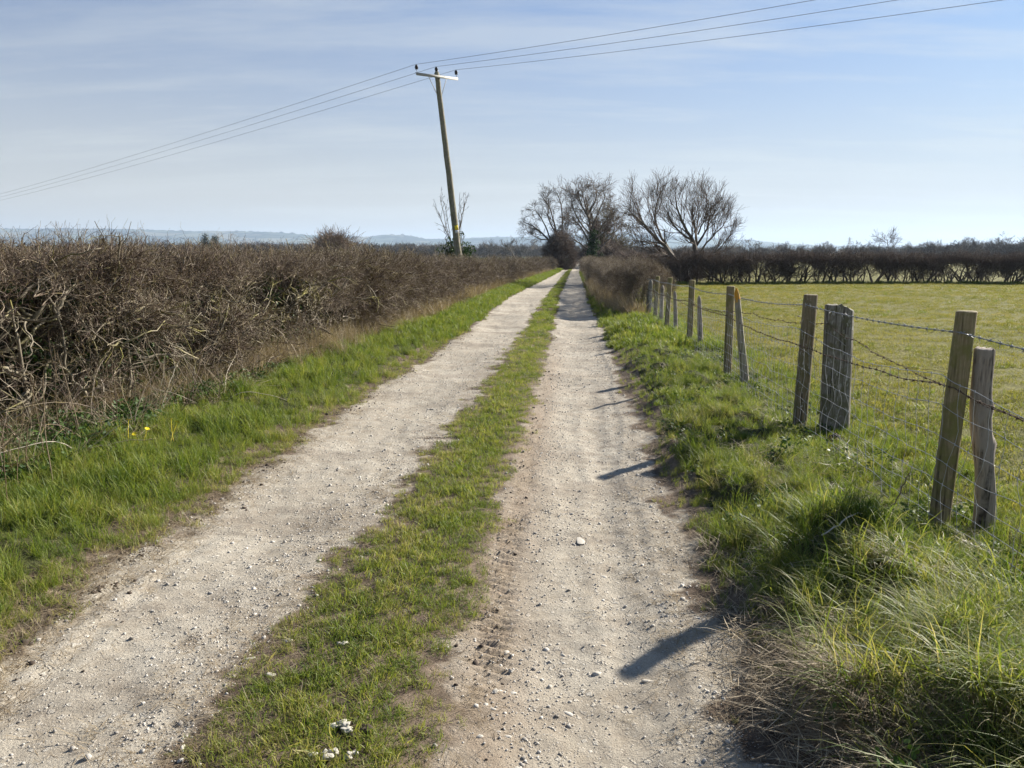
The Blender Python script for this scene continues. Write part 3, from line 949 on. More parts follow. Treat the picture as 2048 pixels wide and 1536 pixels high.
for (px, py, w_, mm, lab) in [(672, 1425, 26, M_dung, 'rounded dark brown clod among the grass of the middle strip, highest of the three'),
                              (690, 1470, 50, M_chalk, 'largest crumbly whitish lump in the grass of the middle strip, beside a dark clod'),
                              (735, 1470, 30, M_dung, 'dark brown clod touching the right side of the largest crumbly white lump'),
                              (700, 1483, 22, M_dung, 'dark brown clod just below and right of the crumbly white lump'),
                              (655, 1527, 44, M_chalk, 'left one of two whitish lumps at the bottom edge on the middle strip'),
                              (705, 1522, 30, M_chalk, 'right, rounder one of two whitish lumps at the bottom edge on the middle strip'),
                              (684, 1297, 24, M_chalk, 'small bright white stone lying alone in the grass of the middle strip')]:
    gx, gy = gpt(px, py)
    r_ = w_ / 2 / F * math.hypot(gy, EYE) * .95
    dark = mm is M_dung
    g = Geo()
    for q in range(1 if dark else 4):
        l = lump(r_ * (1 if dark else R.uniform(.4, .65)), 3, .6, .65)
        sft = np.zeros(3) if dark else np.array([R.normal(0, r_ * .4), R.normal(0, r_ * .35), R.uniform(0, r_ * .25)])
        g.add(l.v[0] + sft, None, l.t[0])
    o = obj('earth_clod' if dark else 'white_lump', g.mesh('clod', [mm], (0, 0, 0), True), None, (gx, gy, float(height(gx, gy)) + r_ * .18))
    tag(o, lab, 'clod' if dark else 'stone')

# ---------------------------------------------------------------- branching
def chain(p0, d, L, k, jit, up=0.0, upv=(0, 0, 1)):
    """n chains from points p0 in directions d -> (n,k,3)"""
    n = len(p0)
    d = d / (np.linalg.norm(d, axis=1, keepdims=True) + 1e-9)
    P = [p0]; p = p0
    upv = np.asarray(upv, float)
    for i in range(k - 1):
        d = d + R.normal(0, jit, (n, 3)) + up * upv
        d = d / (np.linalg.norm(d, axis=1, keepdims=True) + 1e-9)
        p = p + d * (L / (k - 1))[:, None]
        P.append(p)
    return np.stack(P, 1)


def sprout(pts, rad, m, t0, ang, Lf, k, jit, up, rr=.55, t1=1.0, mode='frac'):
    """m children from each chain"""
    n, kk, _ = pts.shape
    par = np.repeat(np.arange(n), m)
    t = t0 + (t1 - t0) * R.random(n * m)
    f = t * (kk - 1); i = np.minimum(f.astype(int), kk - 2); w = (f - i)[:, None]
    a, b = pts[par, i], pts[par, i + 1]
    p0 = a * (1 - w) + b * w
    tan = (b - a); ln = np.linalg.norm(tan, axis=1, keepdims=True); tan = tan / (ln + 1e-9)
    rv = R.normal(size=(n * m, 3)); rv -= (rv * tan).sum(1, keepdims=True) * tan
    rv /= np.linalg.norm(rv, axis=1, keepdims=True) + 1e-9
    an = (ang * R.uniform(.6, 1.35, n * m))[:, None]
    d = tan * np.cos(an) + rv * np.sin(an)
    plen = np.linalg.norm(np.diff(pts, axis=1), axis=2).sum(1)[par]
    L = (plen * Lf if mode == 'frac' else Lf) * R.uniform(.6, 1.25, n * m) * (1.15 - .45 * t)
    c = chain(p0, d, L, k, jit, up)
    r0 = (rad[par, i] * (1 - w[:, 0]) + rad[par, i + 1] * w[:, 0]) * rr
    rd = r0[:, None] * np.linspace(1, .45, k)[None]
    return c, rd


def taper(n, k, r0, r1):
    return np.repeat(np.linspace(r0, r1, k)[None], n, 0)


# twig clusters for trimmed hedges: +Z is the way they grow
def twig_cluster(L=.42, side=7, sub=3, r=.0042, jit=.22, ang=.75, mini=True):
    g = Geo()
    a = chain(np.zeros((3, 3)), np.array([[0, 0, 1.0], [.45, .1, 1], [-.35, -.25, 1]]), np.array([L, L * .8, L * .85]), 6, jit)
    ra = taper(3, 6, r, r * .6)
    g.tubes(a, ra, 4)
    b, rb = sprout(a, ra, side, .25, ang, .55, 5, jit * 1.1, .03, .68)
    g.tubes(b, rb, 3)
    c, rc = sprout(b, rb, sub, .2, ang, .5, 4, jit * 1.1, .02, .72)
    g.tubes(c, np.maximum(rc, .0011), 3)
    return g


protoset('hedge_twig', 9, M_twig, lambda: twig_cluster(.42, 6, 2, .0046))
protoset('hedge_spray', 8, M_twig, lambda: twig_cluster(.62, 5, 2, .0060, .26, .9))
protoset('hedge_shoot', 6, M_twig, lambda: twig_cluster(.42, 3, 1, .0062, .10, .6))
def bramble():
    g = Geo()
    a = chain(np.zeros((3, 3)), R.normal(0, .35, (3, 3)) * [1, 1, 0] + [0, 0, 1.0], R.uniform(.6, 1.0, 3), 11, .10, -.09)
    g.tubes(a, taper(3, 11, .0036, .0016), 4)
    return g


protoset('bramble', 7, M_twig, bramble)
protoset('coarse_twig', 6, M_twig, lambda: twig_cluster(.55, 7, 3, .0075, .2, .8))
protoset('dark_twig', 6, M_dark, lambda: twig_cluster(.75, 7, 4, .012, .16, .65))



# ---------------------------------------------------------------- the long left hedge
def hedge_top(y):
    return np.interp(y, [1, 6, 12, 18, 28, 43, 80, 110], [1.74, 1.72, 1.66, 1.55, 1.43, 1.35, 1.3, 1.3])


HW = 1.35      # its thickness
hedge = thing('hedge', (-3.9, 8.0, 0), 'long trimmed leafless hawthorn hedge along the left side of the track', 'hedge')


def hedge_points(n, y0, y1, front=.62, tip=.3):
    y = y0 * (y1 / y0) ** R.random(n)
    hb, ht = HBx(y), hedge_top(y) - tip * .75
    kind = R.random(n)
    off = np.where(kind < front, np.abs(R.normal(0, .13, n)), R.random(n) * HW)
    z = ht * (1 - R.random(n) ** 1.25 * .93)
    topk = kind > .84
    z = np.where(topk, ht - np.abs(R.normal(0, .06, n)) - .05, z)
    bow = .16 * (1 - ((z / ht - .55) / .55) ** 2)
    bulge = .14 * fbm(y * 1.1, z * 1.4, 3, 66)
    x = hb + .05 - off + bow + bulge - .22 * sst(.45, .0, z)
    # direction: out of the face, more upward with height
    up = np.clip(z / ht, 0, 1)
    d = np.stack([R.normal(.45, .55, n), R.normal(-.15, .6, n), R.normal(.15, .45, n) + 1.0 * up ** 2], 1)
    d[topk] = np.stack([R.normal(.12, .4, topk.sum()), R.normal(0, .4, topk.sum()), np.full(topk.sum(), 1.0)], 1)
    return x, y, z, d, topk


def hedge_fill(name, key, n, y0, y1, s, keep=None, front=.62, lab=None, par=None):
    x, y, z, d, tk = hedge_points(n, y0, y1, front, s * dict(hedge_twig=.42, hedge_spray=.62, coarse_twig=.55)[key])
    # open pockets low down where the dark inside shows
    pocket = sst(-.45, .10, fbm(y * 1.1, z * 1.6, 2, 133) - .22 * sst(9, 14, y)) * sst(1.42, 1.05, z) * (1 if y1 < 20 else .6)
    inner = (x < HBx(y) - .75)
    k = (R.random(n) > pocket * .96) | inner
    k &= (R.random(n) < sst(-.1, .5, z) + .15)
    x, y, z, d = x[k], y[k], z[k], d[k]
    gz = height(x, y)
    tn = .30 + .22 * fbm(y * .9, z * 1.8, 2, 17) + R.normal(0, .14, len(x))
    return scatter(name, key, np.stack([x, y, z + gz - .05], 1), dirrot(d), s * R.uniform(.65, 1.25, len(x)), tn, lab, None, par or hedge)


hedge_fill('twigs', 'hedge_twig', 3700, 2.6, 15, .85)
hedge_fill('twigs', 'hedge_spray', 1900, 2.6, 15, .85, None, .15)
hedge_fill('twigs', 'coarse_twig', 4200, 14, 40, .95)
hedge_fill('twigs', 'coarse_twig', 2600, 38, 108, 1.25)
n = 1500
yy = 2.6 * (18 / 2.6) ** R.random(n)
zz = .05 + R.random(n) * (hedge_top(yy) - .55)
xx = HBx(yy) - R.uniform(.70, 1.30, n)
scatter('inner_shade_twigs', 'dark_twig', np.stack([xx, yy, zz], 1), dirrot(R.normal(size=(n, 3)) + [0, 0, .8]), R.uniform(.5, .9, n), R.random(n), None, None, hedge)  # dark bark colour on this back fill stands in for shade inside the hedge
# trimmed shoots standing proud of the top
n = 900
yy = 2.6 * (26 / 2.6) ** R.random(n)
ht = hedge_top(yy)
xx = HBx(yy) - R.random(n) * HW + .08
d = np.stack([R.normal(.35, .4, n), R.normal(.15, .4, n), np.full(n, 1.0)], 1)
scatter('shoots', 'hedge_shoot', np.stack([xx, yy, ht - .27 + R.normal(0, .03, n)], 1), dirrot(d), R.uniform(.45, .95, n), R.normal(.18, .15, n), None, None, hedge)

# its own stems, each a part
def hedge_stem(x, y, H, par, r0=.03, m=4, lean=.35):
    n = R.integers(1, 4)
    p0 = np.array([[x, y, float(height(x, y)) - .05]]) + np.concatenate([R.normal(0, .06, (n, 2)), np.zeros((n, 1))], 1)
    d = np.stack([R.normal(.12, lean, n), R.normal(0, lean, n), np.ones(n)], 1)
    g = Geo()
    a = chain(p0, d, np.full(n, H * .85), 8, .16, .03); ra = taper(n, 8, r0, r0 * .45) * R.uniform(.6, 1.1, (n, 1))
    g.tubes(a, ra, 6)
    b, rb = sprout(a, ra, m, .3, 1.0, .55, 8, .24, .05, .55)
    g.tubes(b, rb, 5)
    c, rc = sprout(b, rb, 3, .2, .8, .55, 6, .26, .03, .6)
    g.tubes(c, rc, 3)
    return g.build('stem', M_stem, par, True)


yy = 3.0
while yy < 17:
    hedge_stem(float(HBx(yy)) - .35 - R.random() * .5, yy, float(hedge_top(yy)), hedge, R.uniform(.022, .045))
    yy += R.uniform(.22, .42)
# long bent branches seen against the dark (source pixels, along the face)
def face_branch(pxs, depth_in, r0, r1, par, lab=None):
    pts = []
    for q, (px, py) in enumerate(pxs):
        lo, hi = 2.0, 60.0
        for _ in range(40):      # where the line of sight meets the hedge face
            mdp = (lo + hi) / 2
            if at(px, py, mdp)[0] - (HBx(mdp) + depth_in + .03 * math.sin(q * 2.1)) < 0: hi = mdp
            else: lo = mdp
        pts.append(at(px, py, lo))
    pts = np.array(pts)
    k = len(pts) * 4
    tt = np.linspace(0, len(pts) - 1, k)
    P = np.stack([np.interp(tt, np.arange(len(pts)), pts[:, c]) for c in range(3)], 1)
    P[1:-1] = (P[:-2] + 2 * P[1:-1] + P[2:]) / 4
    P[1:-1] += R.normal(0, .006, P[1:-1].shape)
    g = Geo()
    a, ra = P[None], taper(1, k, r0, r1)
    g.tubes(a, ra, 6)
    b, rb = sprout(a, ra, 4, .3, .8, .35, 6, .2, .0, .5)
    g.tubes(b, rb, 4)
    o = g.build('branch', M_stem, par, True)
    if lab:
        o['label'] = lab
    return o


for pxs, r0, r1 in [([(300, 640), (340, 690), (390, 715), (440, 738), (470, 728), (500, 695)], .014, .007),
                    ([(110, 640), (128, 590), (150, 570), (178, 560)], .022, .007), ([(120, 640), (100, 600), (88, 570)], .018, .008),
                    ([(0, 735), (25, 742), (45, 752), (60, 790)], .016, .010), ([(260, 630), (300, 605), (335, 635), (390, 660), (440, 665)], .016, .006),
                    ([(270, 640), (330, 640), (380, 655), (440, 690)], .014, .005), ([(150, 620), (180, 670), (205, 730), (215, 790)], .010, .004),
                    ([(590, 600), (605, 590), (622, 578), (630, 560)], .016, .010), ([(20, 600), (38, 700), (52, 800), (62, 850)], .007, .026), ([(112, 590), (130, 710), (135, 780), (138, 830)], .006, .022),
                    ([(240, 560), (255, 680), (262, 760), (256, 800)], .005, .020), ([(640, 640), (642, 680), (625, 720), (610, 760)], .008, .02), ([(640, 700), (632, 730), (635, 745)], .02, .015),
                    ([(770, 640), (790, 600), (795, 575)], .014, .008), ([(430, 560), (470, 600), (500, 650), (560, 680)], .010, .005), ([(200, 800), (230, 740), (300, 720)], .009, .004),
                    ([(330, 560), (345, 600), (360, 650), (340, 700)], .012, .006), ([(520, 640), (540, 600), (545, 560), (560, 520)], .012, .005),
                    ([(690, 560), (700, 600), (690, 640)], .012, .006), ([(30, 600), (80, 560), (140, 540), (220, 535)], .014, .005)]:
    face_branch(pxs, .14, r0, r1, hedge)
# many crooked branches over its face
n = 760
yy = 2.8 * (24 / 2.8) ** R.random(n)
zz = R.uniform(.2, 1.25, n)
p0 = np.stack([HBx(yy) + R.normal(-.05, .12, n), yy, zz], 1)
dd_ = np.stack([R.normal(.15, .3, n), R.normal(0, 1, n), R.normal(.15, .65, n)], 1)
g = Geo()
a = chain(p0, dd_, R.uniform(.35, .95, n), 11, .27, .0); ra = taper(n, 11, .0125, .005) * R.uniform(.5, 1.6, (n, 1))
g.tubes(a, ra, 5)
b, rb = sprout(a, ra, 4, .15, .8, .42, 6, .24, .0, .6)
g.tubes(b, rb, 3)
o = g.build('branches', M_stem, hedge, True)
o['kind'] = 'stuff'
# ivy in it
n = 1900
yy = 2.8 * (17 / 2.8) ** R.random(n); zz = R.random(n) ** 1.5 * 1.5
k = fbm(yy * 1.0, zz * 1.3, 2, 201) > .14 - .75 * sst(.75, .3, zz)
yy, zz = yy[k], zz[k]
xx = HBx(yy) - .04 - np.abs(R.normal(0, .22, len(yy)))
scatter('ivy', 'ivy_leaves', np.stack([xx, yy, zz + .02], 1), zrot(len(xx), .6), R.uniform(.6, 1.3, len(xx)), R.normal(.4, .2, len(xx)), None, None, hedge)

# plants along its foot
n = 4600
yy = 2.4 * (14 / 2.4) ** R.random(n)
xx = HBx(yy) - .45 + R.random(n) * (scruff(yy) * 1.05 + .45)
k = (fbm(xx * 1.2, yy * 1.2, 2, 301) > -.38 - .25 * (xx < HBx(yy) + .3))
xx, yy = xx[k], yy[k]
scatter('ivy_ground_cover', 'ground_leaves', on_ground(xx, yy, .03), zrot(len(xx), .4), R.uniform(.6, 1.3, len(xx)) * (1 + .5 * (xx < HBx(yy))), R.normal(.62, .22, len(xx)), 'low green ivy and celandine leaves at the foot of the left hedge', 'ground cover')
n = 1900
yy = 3.2 * (60 / 3.2) ** R.random(n)
xx = HBx(yy) + R.normal(.12, .20, n) * (1 + .3 * (yy > 10))
k = R.random(n) < np.interp(yy, [3, 6, 9, 12, 30], [.12, .2, .6, 1, .9])
xx, yy = xx[k], yy[k]
scatter('dry_grass', 'dry_tuft', on_ground(xx, yy), zrot(len(xx), .25), R.uniform(.45, 1.0, len(xx)) * np.interp(yy, [3, 12, 30], [.7, 1, .9]), R.normal(.45, .25, len(xx)), 'tall pale dry grass along the foot of the left hedge', 'dry grass')
n = 1500
yy = 18 * (100 / 18) ** R.random(n)
xx = HBx(yy) + R.normal(.10, .2, n)
scatter('dry_grass', 'far_dry_tuft', on_ground(xx, yy), zrot(n, .25), R.uniform(.6, 1.1, n), R.normal(.45, .2, n), 'pale dry grass fringe below the far part of the left hedge', 'dry grass')
n = 620
yy = 2.6 * (13 / 2.6) ** R.random(n)
xx = HBx(yy) + R.random(n) * scruff(yy) * 1.1
k = fbm(xx * 1.4, yy * 1.4, 2, 717) > -.05
scatter('dry_grass', 'dry_tuft', on_ground(xx, yy)[k], zrot(n, .55)[k], R.uniform(.25, .6, n)[k], R.normal(.55, .25, n)[k], 'thin pale dead grass standing among the ivy at the near hedge foot', 'dry grass')
scatter('straw_litter', 'straw_litter', on_ground(xx, yy, .05), zrot(n, .3), R.uniform(.8, 1.8, n), R.normal(.6, .25, n), 'fallen pale straw over the ivy at the near hedge foot', 'dead grass')
n = 240
yy = 2.8 * (12 / 2.8) ** R.random(n)
xx = HBx(yy) + R.random(n) ** 1.4 * scruff(yy)
scatter('bramble_stems', 'bramble', on_ground(xx, yy), zrot(n, .25), R.uniform(.5, 1.1, n), R.random(n), 'thin arching bramble stems at the foot of the near left hedge', 'brambles')
# thin dead stalks leaning out of the hedge foot
stalk_src = []
for _ in range(6):
    g = Geo()
    a = chain(np.zeros((1, 3)), np.array([[.35, 0, 1.0]]), np.array([1.0]), 9, .07, -.02)
    ra = taper(1, 9, .0052, .0026)
    g.tubes(a, ra, 4)
    b, rb = sprout(a, ra, 3, .55, .5, .22, 4, .1, .0, .6)
    g.tubes(b, rb, 3)
    stalk_src.append(g.mesh('dead_stalk', [M_dry]))
for i, (px, py, L, az, tl) in enumerate([(130, 905, .85, 2.6, .35), (110, 1000, .8, 2.5, .6), (60, 985, .75, 2.7, .6), (95, 960, .7, 2.4, .5), (170, 920, .8, 2.2, .1), (210, 920, .75, 2.8, .0), (285, 905, .5, 2.0, .0), (262, 905, .55, 1.2, -.1),
                                       (290, 870, .45, 2, -.2), (350, 830, .6, 2.9, .3), (365, 800, .6, 2.4, .2), (410, 790, .55, .5, -.1), (40, 1010, .6, 2.2, .5), (320, 850, .6, 2.5, .4), (20, 1050, .6, 2.4, .5), (230, 880, .6, 2.2, .2)]):
    gx, gy = gpt(px, py)
    o = obj('dead_stalk', stalk_src[i % 6], None, (gx, gy, float(height(gx, gy)) - .02))
    o.rotation_euler = (0, -tl * .3, az + R.normal(0, .3))
    o.scale = (L, L, L)
    tag(o, 'thin pale dead stalk leaning out of the foot of the left hedge', 'dead stalk', 'dead stalks at the foot of the left hedge')
# yellow celandines
M_yel = mat_plain('yellow petals', (.75, .58, .02), .5, 0, .1)
g = Geo()
for j in range(8):
    a = j * PI / 4; ca, sa = math.cos(a), math.sin(a)
    q = np.array([(0, 0, 0), (.35, .16, .06), (.75, .17, .16), (1, 0, .2), (.75, -.17, .16), (.35, -.16, .06)]) * .020
    q = q @ np.array([[ca, sa, 0], [-sa, ca, 0], [0, 0, 1]])
    g.add(q, None, [[0, 1, 5], [1, 2, 4], [1, 4, 5], [2, 3, 4]])
g.tubes(np.array([[0, 0, 0], [.004, 0, -.09], [0, .004, -.17]]), np.array([.0012, .0012, .0012]), 3)
fl = g.mesh('celandine', [M_yel])
for px, py in [(206, 878), (261, 890), (272, 901), (297, 890), (345, 875), (357, 878)]:
    gx, gy = gpt(px, py, .12)
    o = obj('celandine', fl, None, (gx, gy, float(height(gx, gy)) + .17))
    o.rotation_euler = (R.normal(.3, .2), R.normal(0, .3), R.uniform(0, 6))
    o.scale = (1.1, 1.1, 1.1)
    tag(o, 'small yellow celandine flower in the green leaves below the left hedge', 'flower', 'yellow celandine flowers under the hedge')

# ---------------------------------------------------------------- hedge on the right of the track, beyond the fence
rh = thing('hedge', (4.6, 24, 0), 'low rounded clipped hedge right of the track, starting where the wire fence ends', 'hedge')
n = 4600
yy = 20.8 * (84 / 20.8) ** (R.random(n) ** 1.35)
hh = np.interp(yy, [20.5, 21.2, 22.4, 25, 26.8, 29, 33, 50, 84], [1.05, 1.48, 1.58, 1.48, 1.20, 1.36, 1.47, 1.36, 1.4]) - .28
th_ = R.random(n)
ang = R.uniform(-.15, PI + .15, n)
c0 = Rx(yy) + np.interp(yy, [20, 24, 40, 84], [1.6, 1.2, .98, .9])
rx = .52 * np.where(th_ < .75, 1.0, R.random(n) ** .5)
bx_, bz = np.cos(ang) * rx, np.sin(ang) ** .6 if False else np.abs(np.sin(ang)) ** .7
low = R.random(n) < .38
zz = np.where(low, R.random(n) * hh * .9, hh * (.55 + .45 * bz) * np.where(th_ < .75, 1, R.uniform(.5, 1, n)))
xx = c0 + np.where(low, np.where(R.random(n) < .65, -.5, R.uniform(-.5, .5, n)), bx_)
d = np.stack([(xx - c0) * 1.0 + R.normal(0, .35, n), R.normal(-.25, .45, n) - 1.6 * np.exp(-(yy - 20.6) / .5), np.clip(zz / hh, 0, 1) * .9 + R.normal(0, .3, n)], 1)
scatter('twigs', 'coarse_twig', on_ground(xx, yy) + np.stack([0 * zz, 0 * zz, zz], 1), dirrot(d), R.uniform(.4, .7, n) * np.interp(yy, [20, 84], [.8, 1.5]), R.normal(.33, .14, n), None, None, rh)
for yy_ in list(np.arange(20.9, 32, .45)):
    hedge_stem(float(Rx(yy_)) + 1.3 + R.normal(0, .15), yy_, 1.1, rh, .025, 3, .2)
n = 420
yy = 19.5 * (45 / 19.5) ** R.random(n)
xx = Rx(yy) + np.interp(yy, [20, 24, 45], [.85, .6, .45]) + R.normal(0, .16, n)
scatter('dry_grass', 'far_dry_tuft', on_ground(xx, yy), zrot(n, .25), R.uniform(.5, 1.0, n), R.normal(.4, .2, n), 'pale dry grass below the clipped hedge on the right of the track', 'dry grass')

# ---------------------------------------------------------------- the tall hedge across the pasture
fh = thing('hedge', (24, 45.5, 0), 'tall dark leafless hedge across the far side of the pasture, its bare stems showing below', 'hedge')
def fhy(x):
    return 45.2 + .08 * (x - 12) * .3 + .4 * pn(x * .15, 0 * x + 3)
x = R.uniform(9.5, 52, 4300)
yb = fhy(x)
hh = 1.58 + .10 * fbm(x * .5, 0 * x, 2, 8) + .08 * fbm(x * 2.5, 0 * x, 2, 4)
z = hh - .28 - np.abs(R.normal(0, .46, len(x)))
z = np.where(R.random(len(x)) < .24, R.random(len(x)) * 1.1 + .1, z)
gap = sst(-.1, .25, pn(x * .55, z * .3 + 4))
k = (z > .1) & ((z > 1.05) | (R.random(len(x)) > .75 * gap))
x, yb, z = x[k], yb[k], z[k]
n = len(x)
d = np.stack([R.normal(0, .5, n), R.normal(0, .5, n), np.full(n, .8)], 1)
scatter('twigs', 'dark_twig', np.stack([x, yb + R.uniform(-.7, .7, n), z + height(x, yb)], 1), dirrot(d), R.uniform(.55, 1.0, n), R.random(n), None, None, fh)
stem_src = []
for _ in range(8):
    g = Geo()
    a = chain(np.zeros((2, 3)), np.array([[.25, 0, 1.0], [-.2, .1, 1]]), np.array([1.9, 1.7]), 8, .13, .06)
    ra = taper(2, 8, .055, .02) * np.array([[1], [.7]])
    g.tubes(a, ra, 5)
    b, rb = sprout(a, ra, 5, .2, .6, .5, 6, .15, .08, .55)
    g.tubes(b, rb, 4)
    stem_src.append(g.mesh('stem', [M_dark]))
x_ = 9.6
while x_ < 50:
    y_ = float(fhy(np.array(x_))) + R.uniform(-.4, .4)
    o = obj('stem', stem_src[R.integers(8)], fh, (x_ - 24, y_ - 45.5, float(height(x_, y_)) - .05))
    o.rotation_euler = (0, 0, R.uniform(0, 6.3))
    s_ = R.uniform(.6, 1.15)
    o.scale = (s_ * R.uniform(.8, 1.5), s_ * 1.2, R.uniform(.58, .74))
    x_ += R.uniform(.08, .36) if R.random() < .8 else R.uniform(.4, .8)
n = 900
x = R.uniform(8, 52, n); y_ = fhy(x) - .75 + R.normal(0, .25, n)
scatter('long_grass', 'coarse_tuft', on_ground(x, y_), zrot(n, .2), R.uniform(.7, 1.4, n), R.normal(.2, .1, n), 'uncut grass along the foot of the tall hedge across the pasture', 'grass')

# ---------------------------------------------------------------- trees
def limb_from_px(pxs, d, dd=1.0, k=4, sq=1.0, cx_=0.0):
    q = np.array([at(cx_ + (px - cx_) * (sq + 1) / 2, 560 + (py - 560) * sq, d) for px, py in pxs])
    off = R.normal(0, dd) * np.linspace(0, 1, len(q)) ** 1.2
    q[:, 1] += off
    n = (len(q) - 1) * k + 1
    tt = np.linspace(0, len(q) - 1, n)
    P = np.stack([np.interp(tt, np.arange(len(q)), q[:, c]) for c in range(3)], 1)
    for _ in range(2):
        P[1:-1] = (P[:-2] + 2 * P[1:-1] + P[2:]) / 4
    P[1:] += R.normal(0, .03, P[1:].shape)
    return P


def twigged(root, limbs, radii, mats, levels, crown='crown', sides0=7):
    """limbs: list of polylines. trunk part(s) = limbs; crown = everything finer"""
    g = Geo(); c = Geo()
    kk = 14
    L = []
    for P, (r0, r1) in zip(limbs, radii):
        t = np.linspace(0, 1, len(P)); u = np.linspace(0, 1, kk)
        P2 = np.stack([np.interp(u, t, P[:, i]) for i in range(3)], 1)
        L.append(P2)
        g.tubes(P2[None], (r0 + (r1 - r0) * u ** .7)[None], sides0)
    g.build('trunk', mats[0], root, True)
    a = np.stack(L); ra = np.stack([r0 + (r1 - r0) * np.linspace(0, 1, kk) ** .7 for r0, r1 in radii])
    for (m, t0, ang, Lf, k, jit, up, rr, mode, sides, rmin) in levels:
        b, rb = sprout(a, ra, m, t0, ang, Lf, k, jit, up, rr, 1.0, mode)
        rb = np.maximum(rb, rmin)
        c.tubes(b, rb, sides)
        a, ra = b, rb
    o = c.build(crown, mats[-1], root)
    o['kind'] = 'stuff'
    return o


# the wide spreading tree at the corner of the pasture
b = at(1380, 566, 47.5)
t3 = thing('bare_tree', (b[0], 47.5, 0), 'wide spreading leafless tree at the left end of the tall pasture hedge', 'tree')
D = 47.5
base = (1378, 572)
limbs = [[base, (1352, 515), (1322, 478), (1292, 448), (1268, 418), (1246, 408)], [(1345, 505), (1318, 460), (1305, 425), (1303, 395), (1312, 372)], [(1322, 478), (1285, 430), (1280, 400), (1275, 378)],
         [base, (1392, 500), (1385, 470), (1362, 440), (1345, 405), (1338, 370)], [(1392, 500), (1398, 450), (1388, 410), (1393, 372)], [(1395, 480), (1420, 440), (1428, 405), (1422, 375)],
         [(1388, 520), (1412, 480), (1440, 445), (1456, 425)], [(1390, 530), (1425, 500), (1450, 482), (1466, 455)], [(1385, 470), (1352, 448), (1332, 420), (1322, 385)], [(1360, 530), (1330, 500), (1300, 495), (1275, 470)],
         [(1398, 455), (1408, 420), (1405, 385)]]
rad = [(.20, .03), (.10, .025), (.07, .02), (.19, .03), (.11, .025), (.08, .02), (.09, .02), (.08, .02), (.08, .02), (.07, .02), (.06, .02)]
twigged(t3, [limb_from_px(p, D, 1.0, 4, .87, 1365) for p in limbs], rad, [M_tree, M_dark],
        [(12, .22, .55, 1.7, 7, .12, .10, .45, 'abs', 4, .011), (7, .2, .55, .68, 6, .12, .07, .55, 'frac', 3, .0065), (5, .15, .5, .66, 5, .12, .06, .6, 'frac', 3, .005)])
# thicket at its foot
n = 420
x = b[0] + R.normal(-.9, 1.15, n); z = np.abs(R.normal(0, .52, n)) + .05
d = np.stack([R.normal(0, .5, n), R.normal(0, .5, n), np.full(n, .8)], 1)
scatter('undergrowth', 'dark_twig', np.stack([x, 47 + R.normal(0, .6, n), z], 1), dirrot(d), R.uniform(.5, 1.0, n), R.random(n), None, None, t3)

# the tall ivy-clad tree right of the track
D = 85.0
b = at(1187, 545, D)
t2 = thing('bare_tree', (b[0], D, 0), 'tallest leafless tree, ivy on its trunk, standing right beside the track', 'tree')
limbs = [[(1187, 548), (1184, 500), (1183, 460), (1180, 430), (1177, 400), (1172, 376)], [(1184, 490), (1165, 450), (1148, 428), (1137, 415)], [(1184, 480), (1200, 450), (1215, 425), (1222, 408)],
         [(1183, 465), (1160, 440), (1142, 400), (1140, 385)], [(1182, 450), (1195, 420), (1205, 395), (1212, 380)], [(1180, 430), (1162, 400), (1155, 375), (1158, 362)], [(1179, 415), (1190, 390), (1192, 368)], [(1184, 475), (1205, 462), (1228, 440)], [(1184, 500), (1160, 480), (1140, 465)], [(1185, 500), (1215, 480), (1240, 450)], [(1181, 440), (1170, 400), (1164, 372)]]
rad = [(.30, .04)] + [(.13, .03)] * 10
twigged(t2, [limb_from_px(p, D, 1.8, 4, .93, 1185) for p in limbs], rad, [M_tree, M_dark],
        [(11, .22, .8, 2.1, 7, .16, .04, .45, 'abs', 4, .018), (7, .2, .75, .62, 5, .18, .02, .55, 'frac', 3, .011), (5, .15, .7, .66, 4, .2, .0, .6, 'frac', 3, .008)])
n = 150
z = R.random(n) ** 1.2 * 4.2
scatter('ivy', 'far_leaves', np.stack([b[0] + R.normal(0, .28, n), D + R.normal(0, .28, n), z], 1), zrot(n, .8), R.uniform(.6, 1.2, n) * 1.0, R.normal(.3, .2, n), None, None, t2)

# leaning ash left of the track, with its dark bush
D = 97.0
b = at(1118, 538, D)
t1 = thing('bare_tree', (b[0], D, 0), 'leafless tree leaning left over the hedge on the left of the track', 'tree')
limbs = [[(1118, 540), (1104, 490), (1085, 468), (1065, 452), (1046, 446)], [(1122, 540), (1114, 490), (1110, 450), (1100, 415), (1082, 390)], [(1126, 540), (1122, 490), (1124, 450), (1122, 410), (1112, 388)], [(1104, 490), (1090, 450), (1075, 425), (1062, 420)], [(1112, 470), (1095, 435), (1098, 400), (1095, 388)], [(1126, 510), (1134, 470), (1138, 440)], [(1098, 480), (1075, 478), (1055, 462)]]
rad = [(.20, .04), (.22, .04), (.18, .04), (.12, .03), (.12, .03), (.10, .03), (.09, .03)]
twigged(t1, [limb_from_px(p, D, 1.5) for p in limbs], rad, [M_tree, M_farv],
        [(11, .3, .7, 1.7, 7, .16, .03, .45, 'abs', 4, .017), (7, .2, .7, .65, 5, .18, .02, .55, 'frac', 3, .010), (5, .15, .7, .66, 4, .2, .0, .6, 'frac', 3, .008)])
sb = thing('shrub', (b[0] - .3, D - 2, 0), 'dense dark rounded shrub at the foot of the leaning tree left of the track', 'shrub')
n = 900
u = R.normal(size=(n, 3)); u /= np.linalg.norm(u, axis=1, keepdims=True)
rr_ = R.random(n) ** .33
cc = at(1120, 510, D - 2)
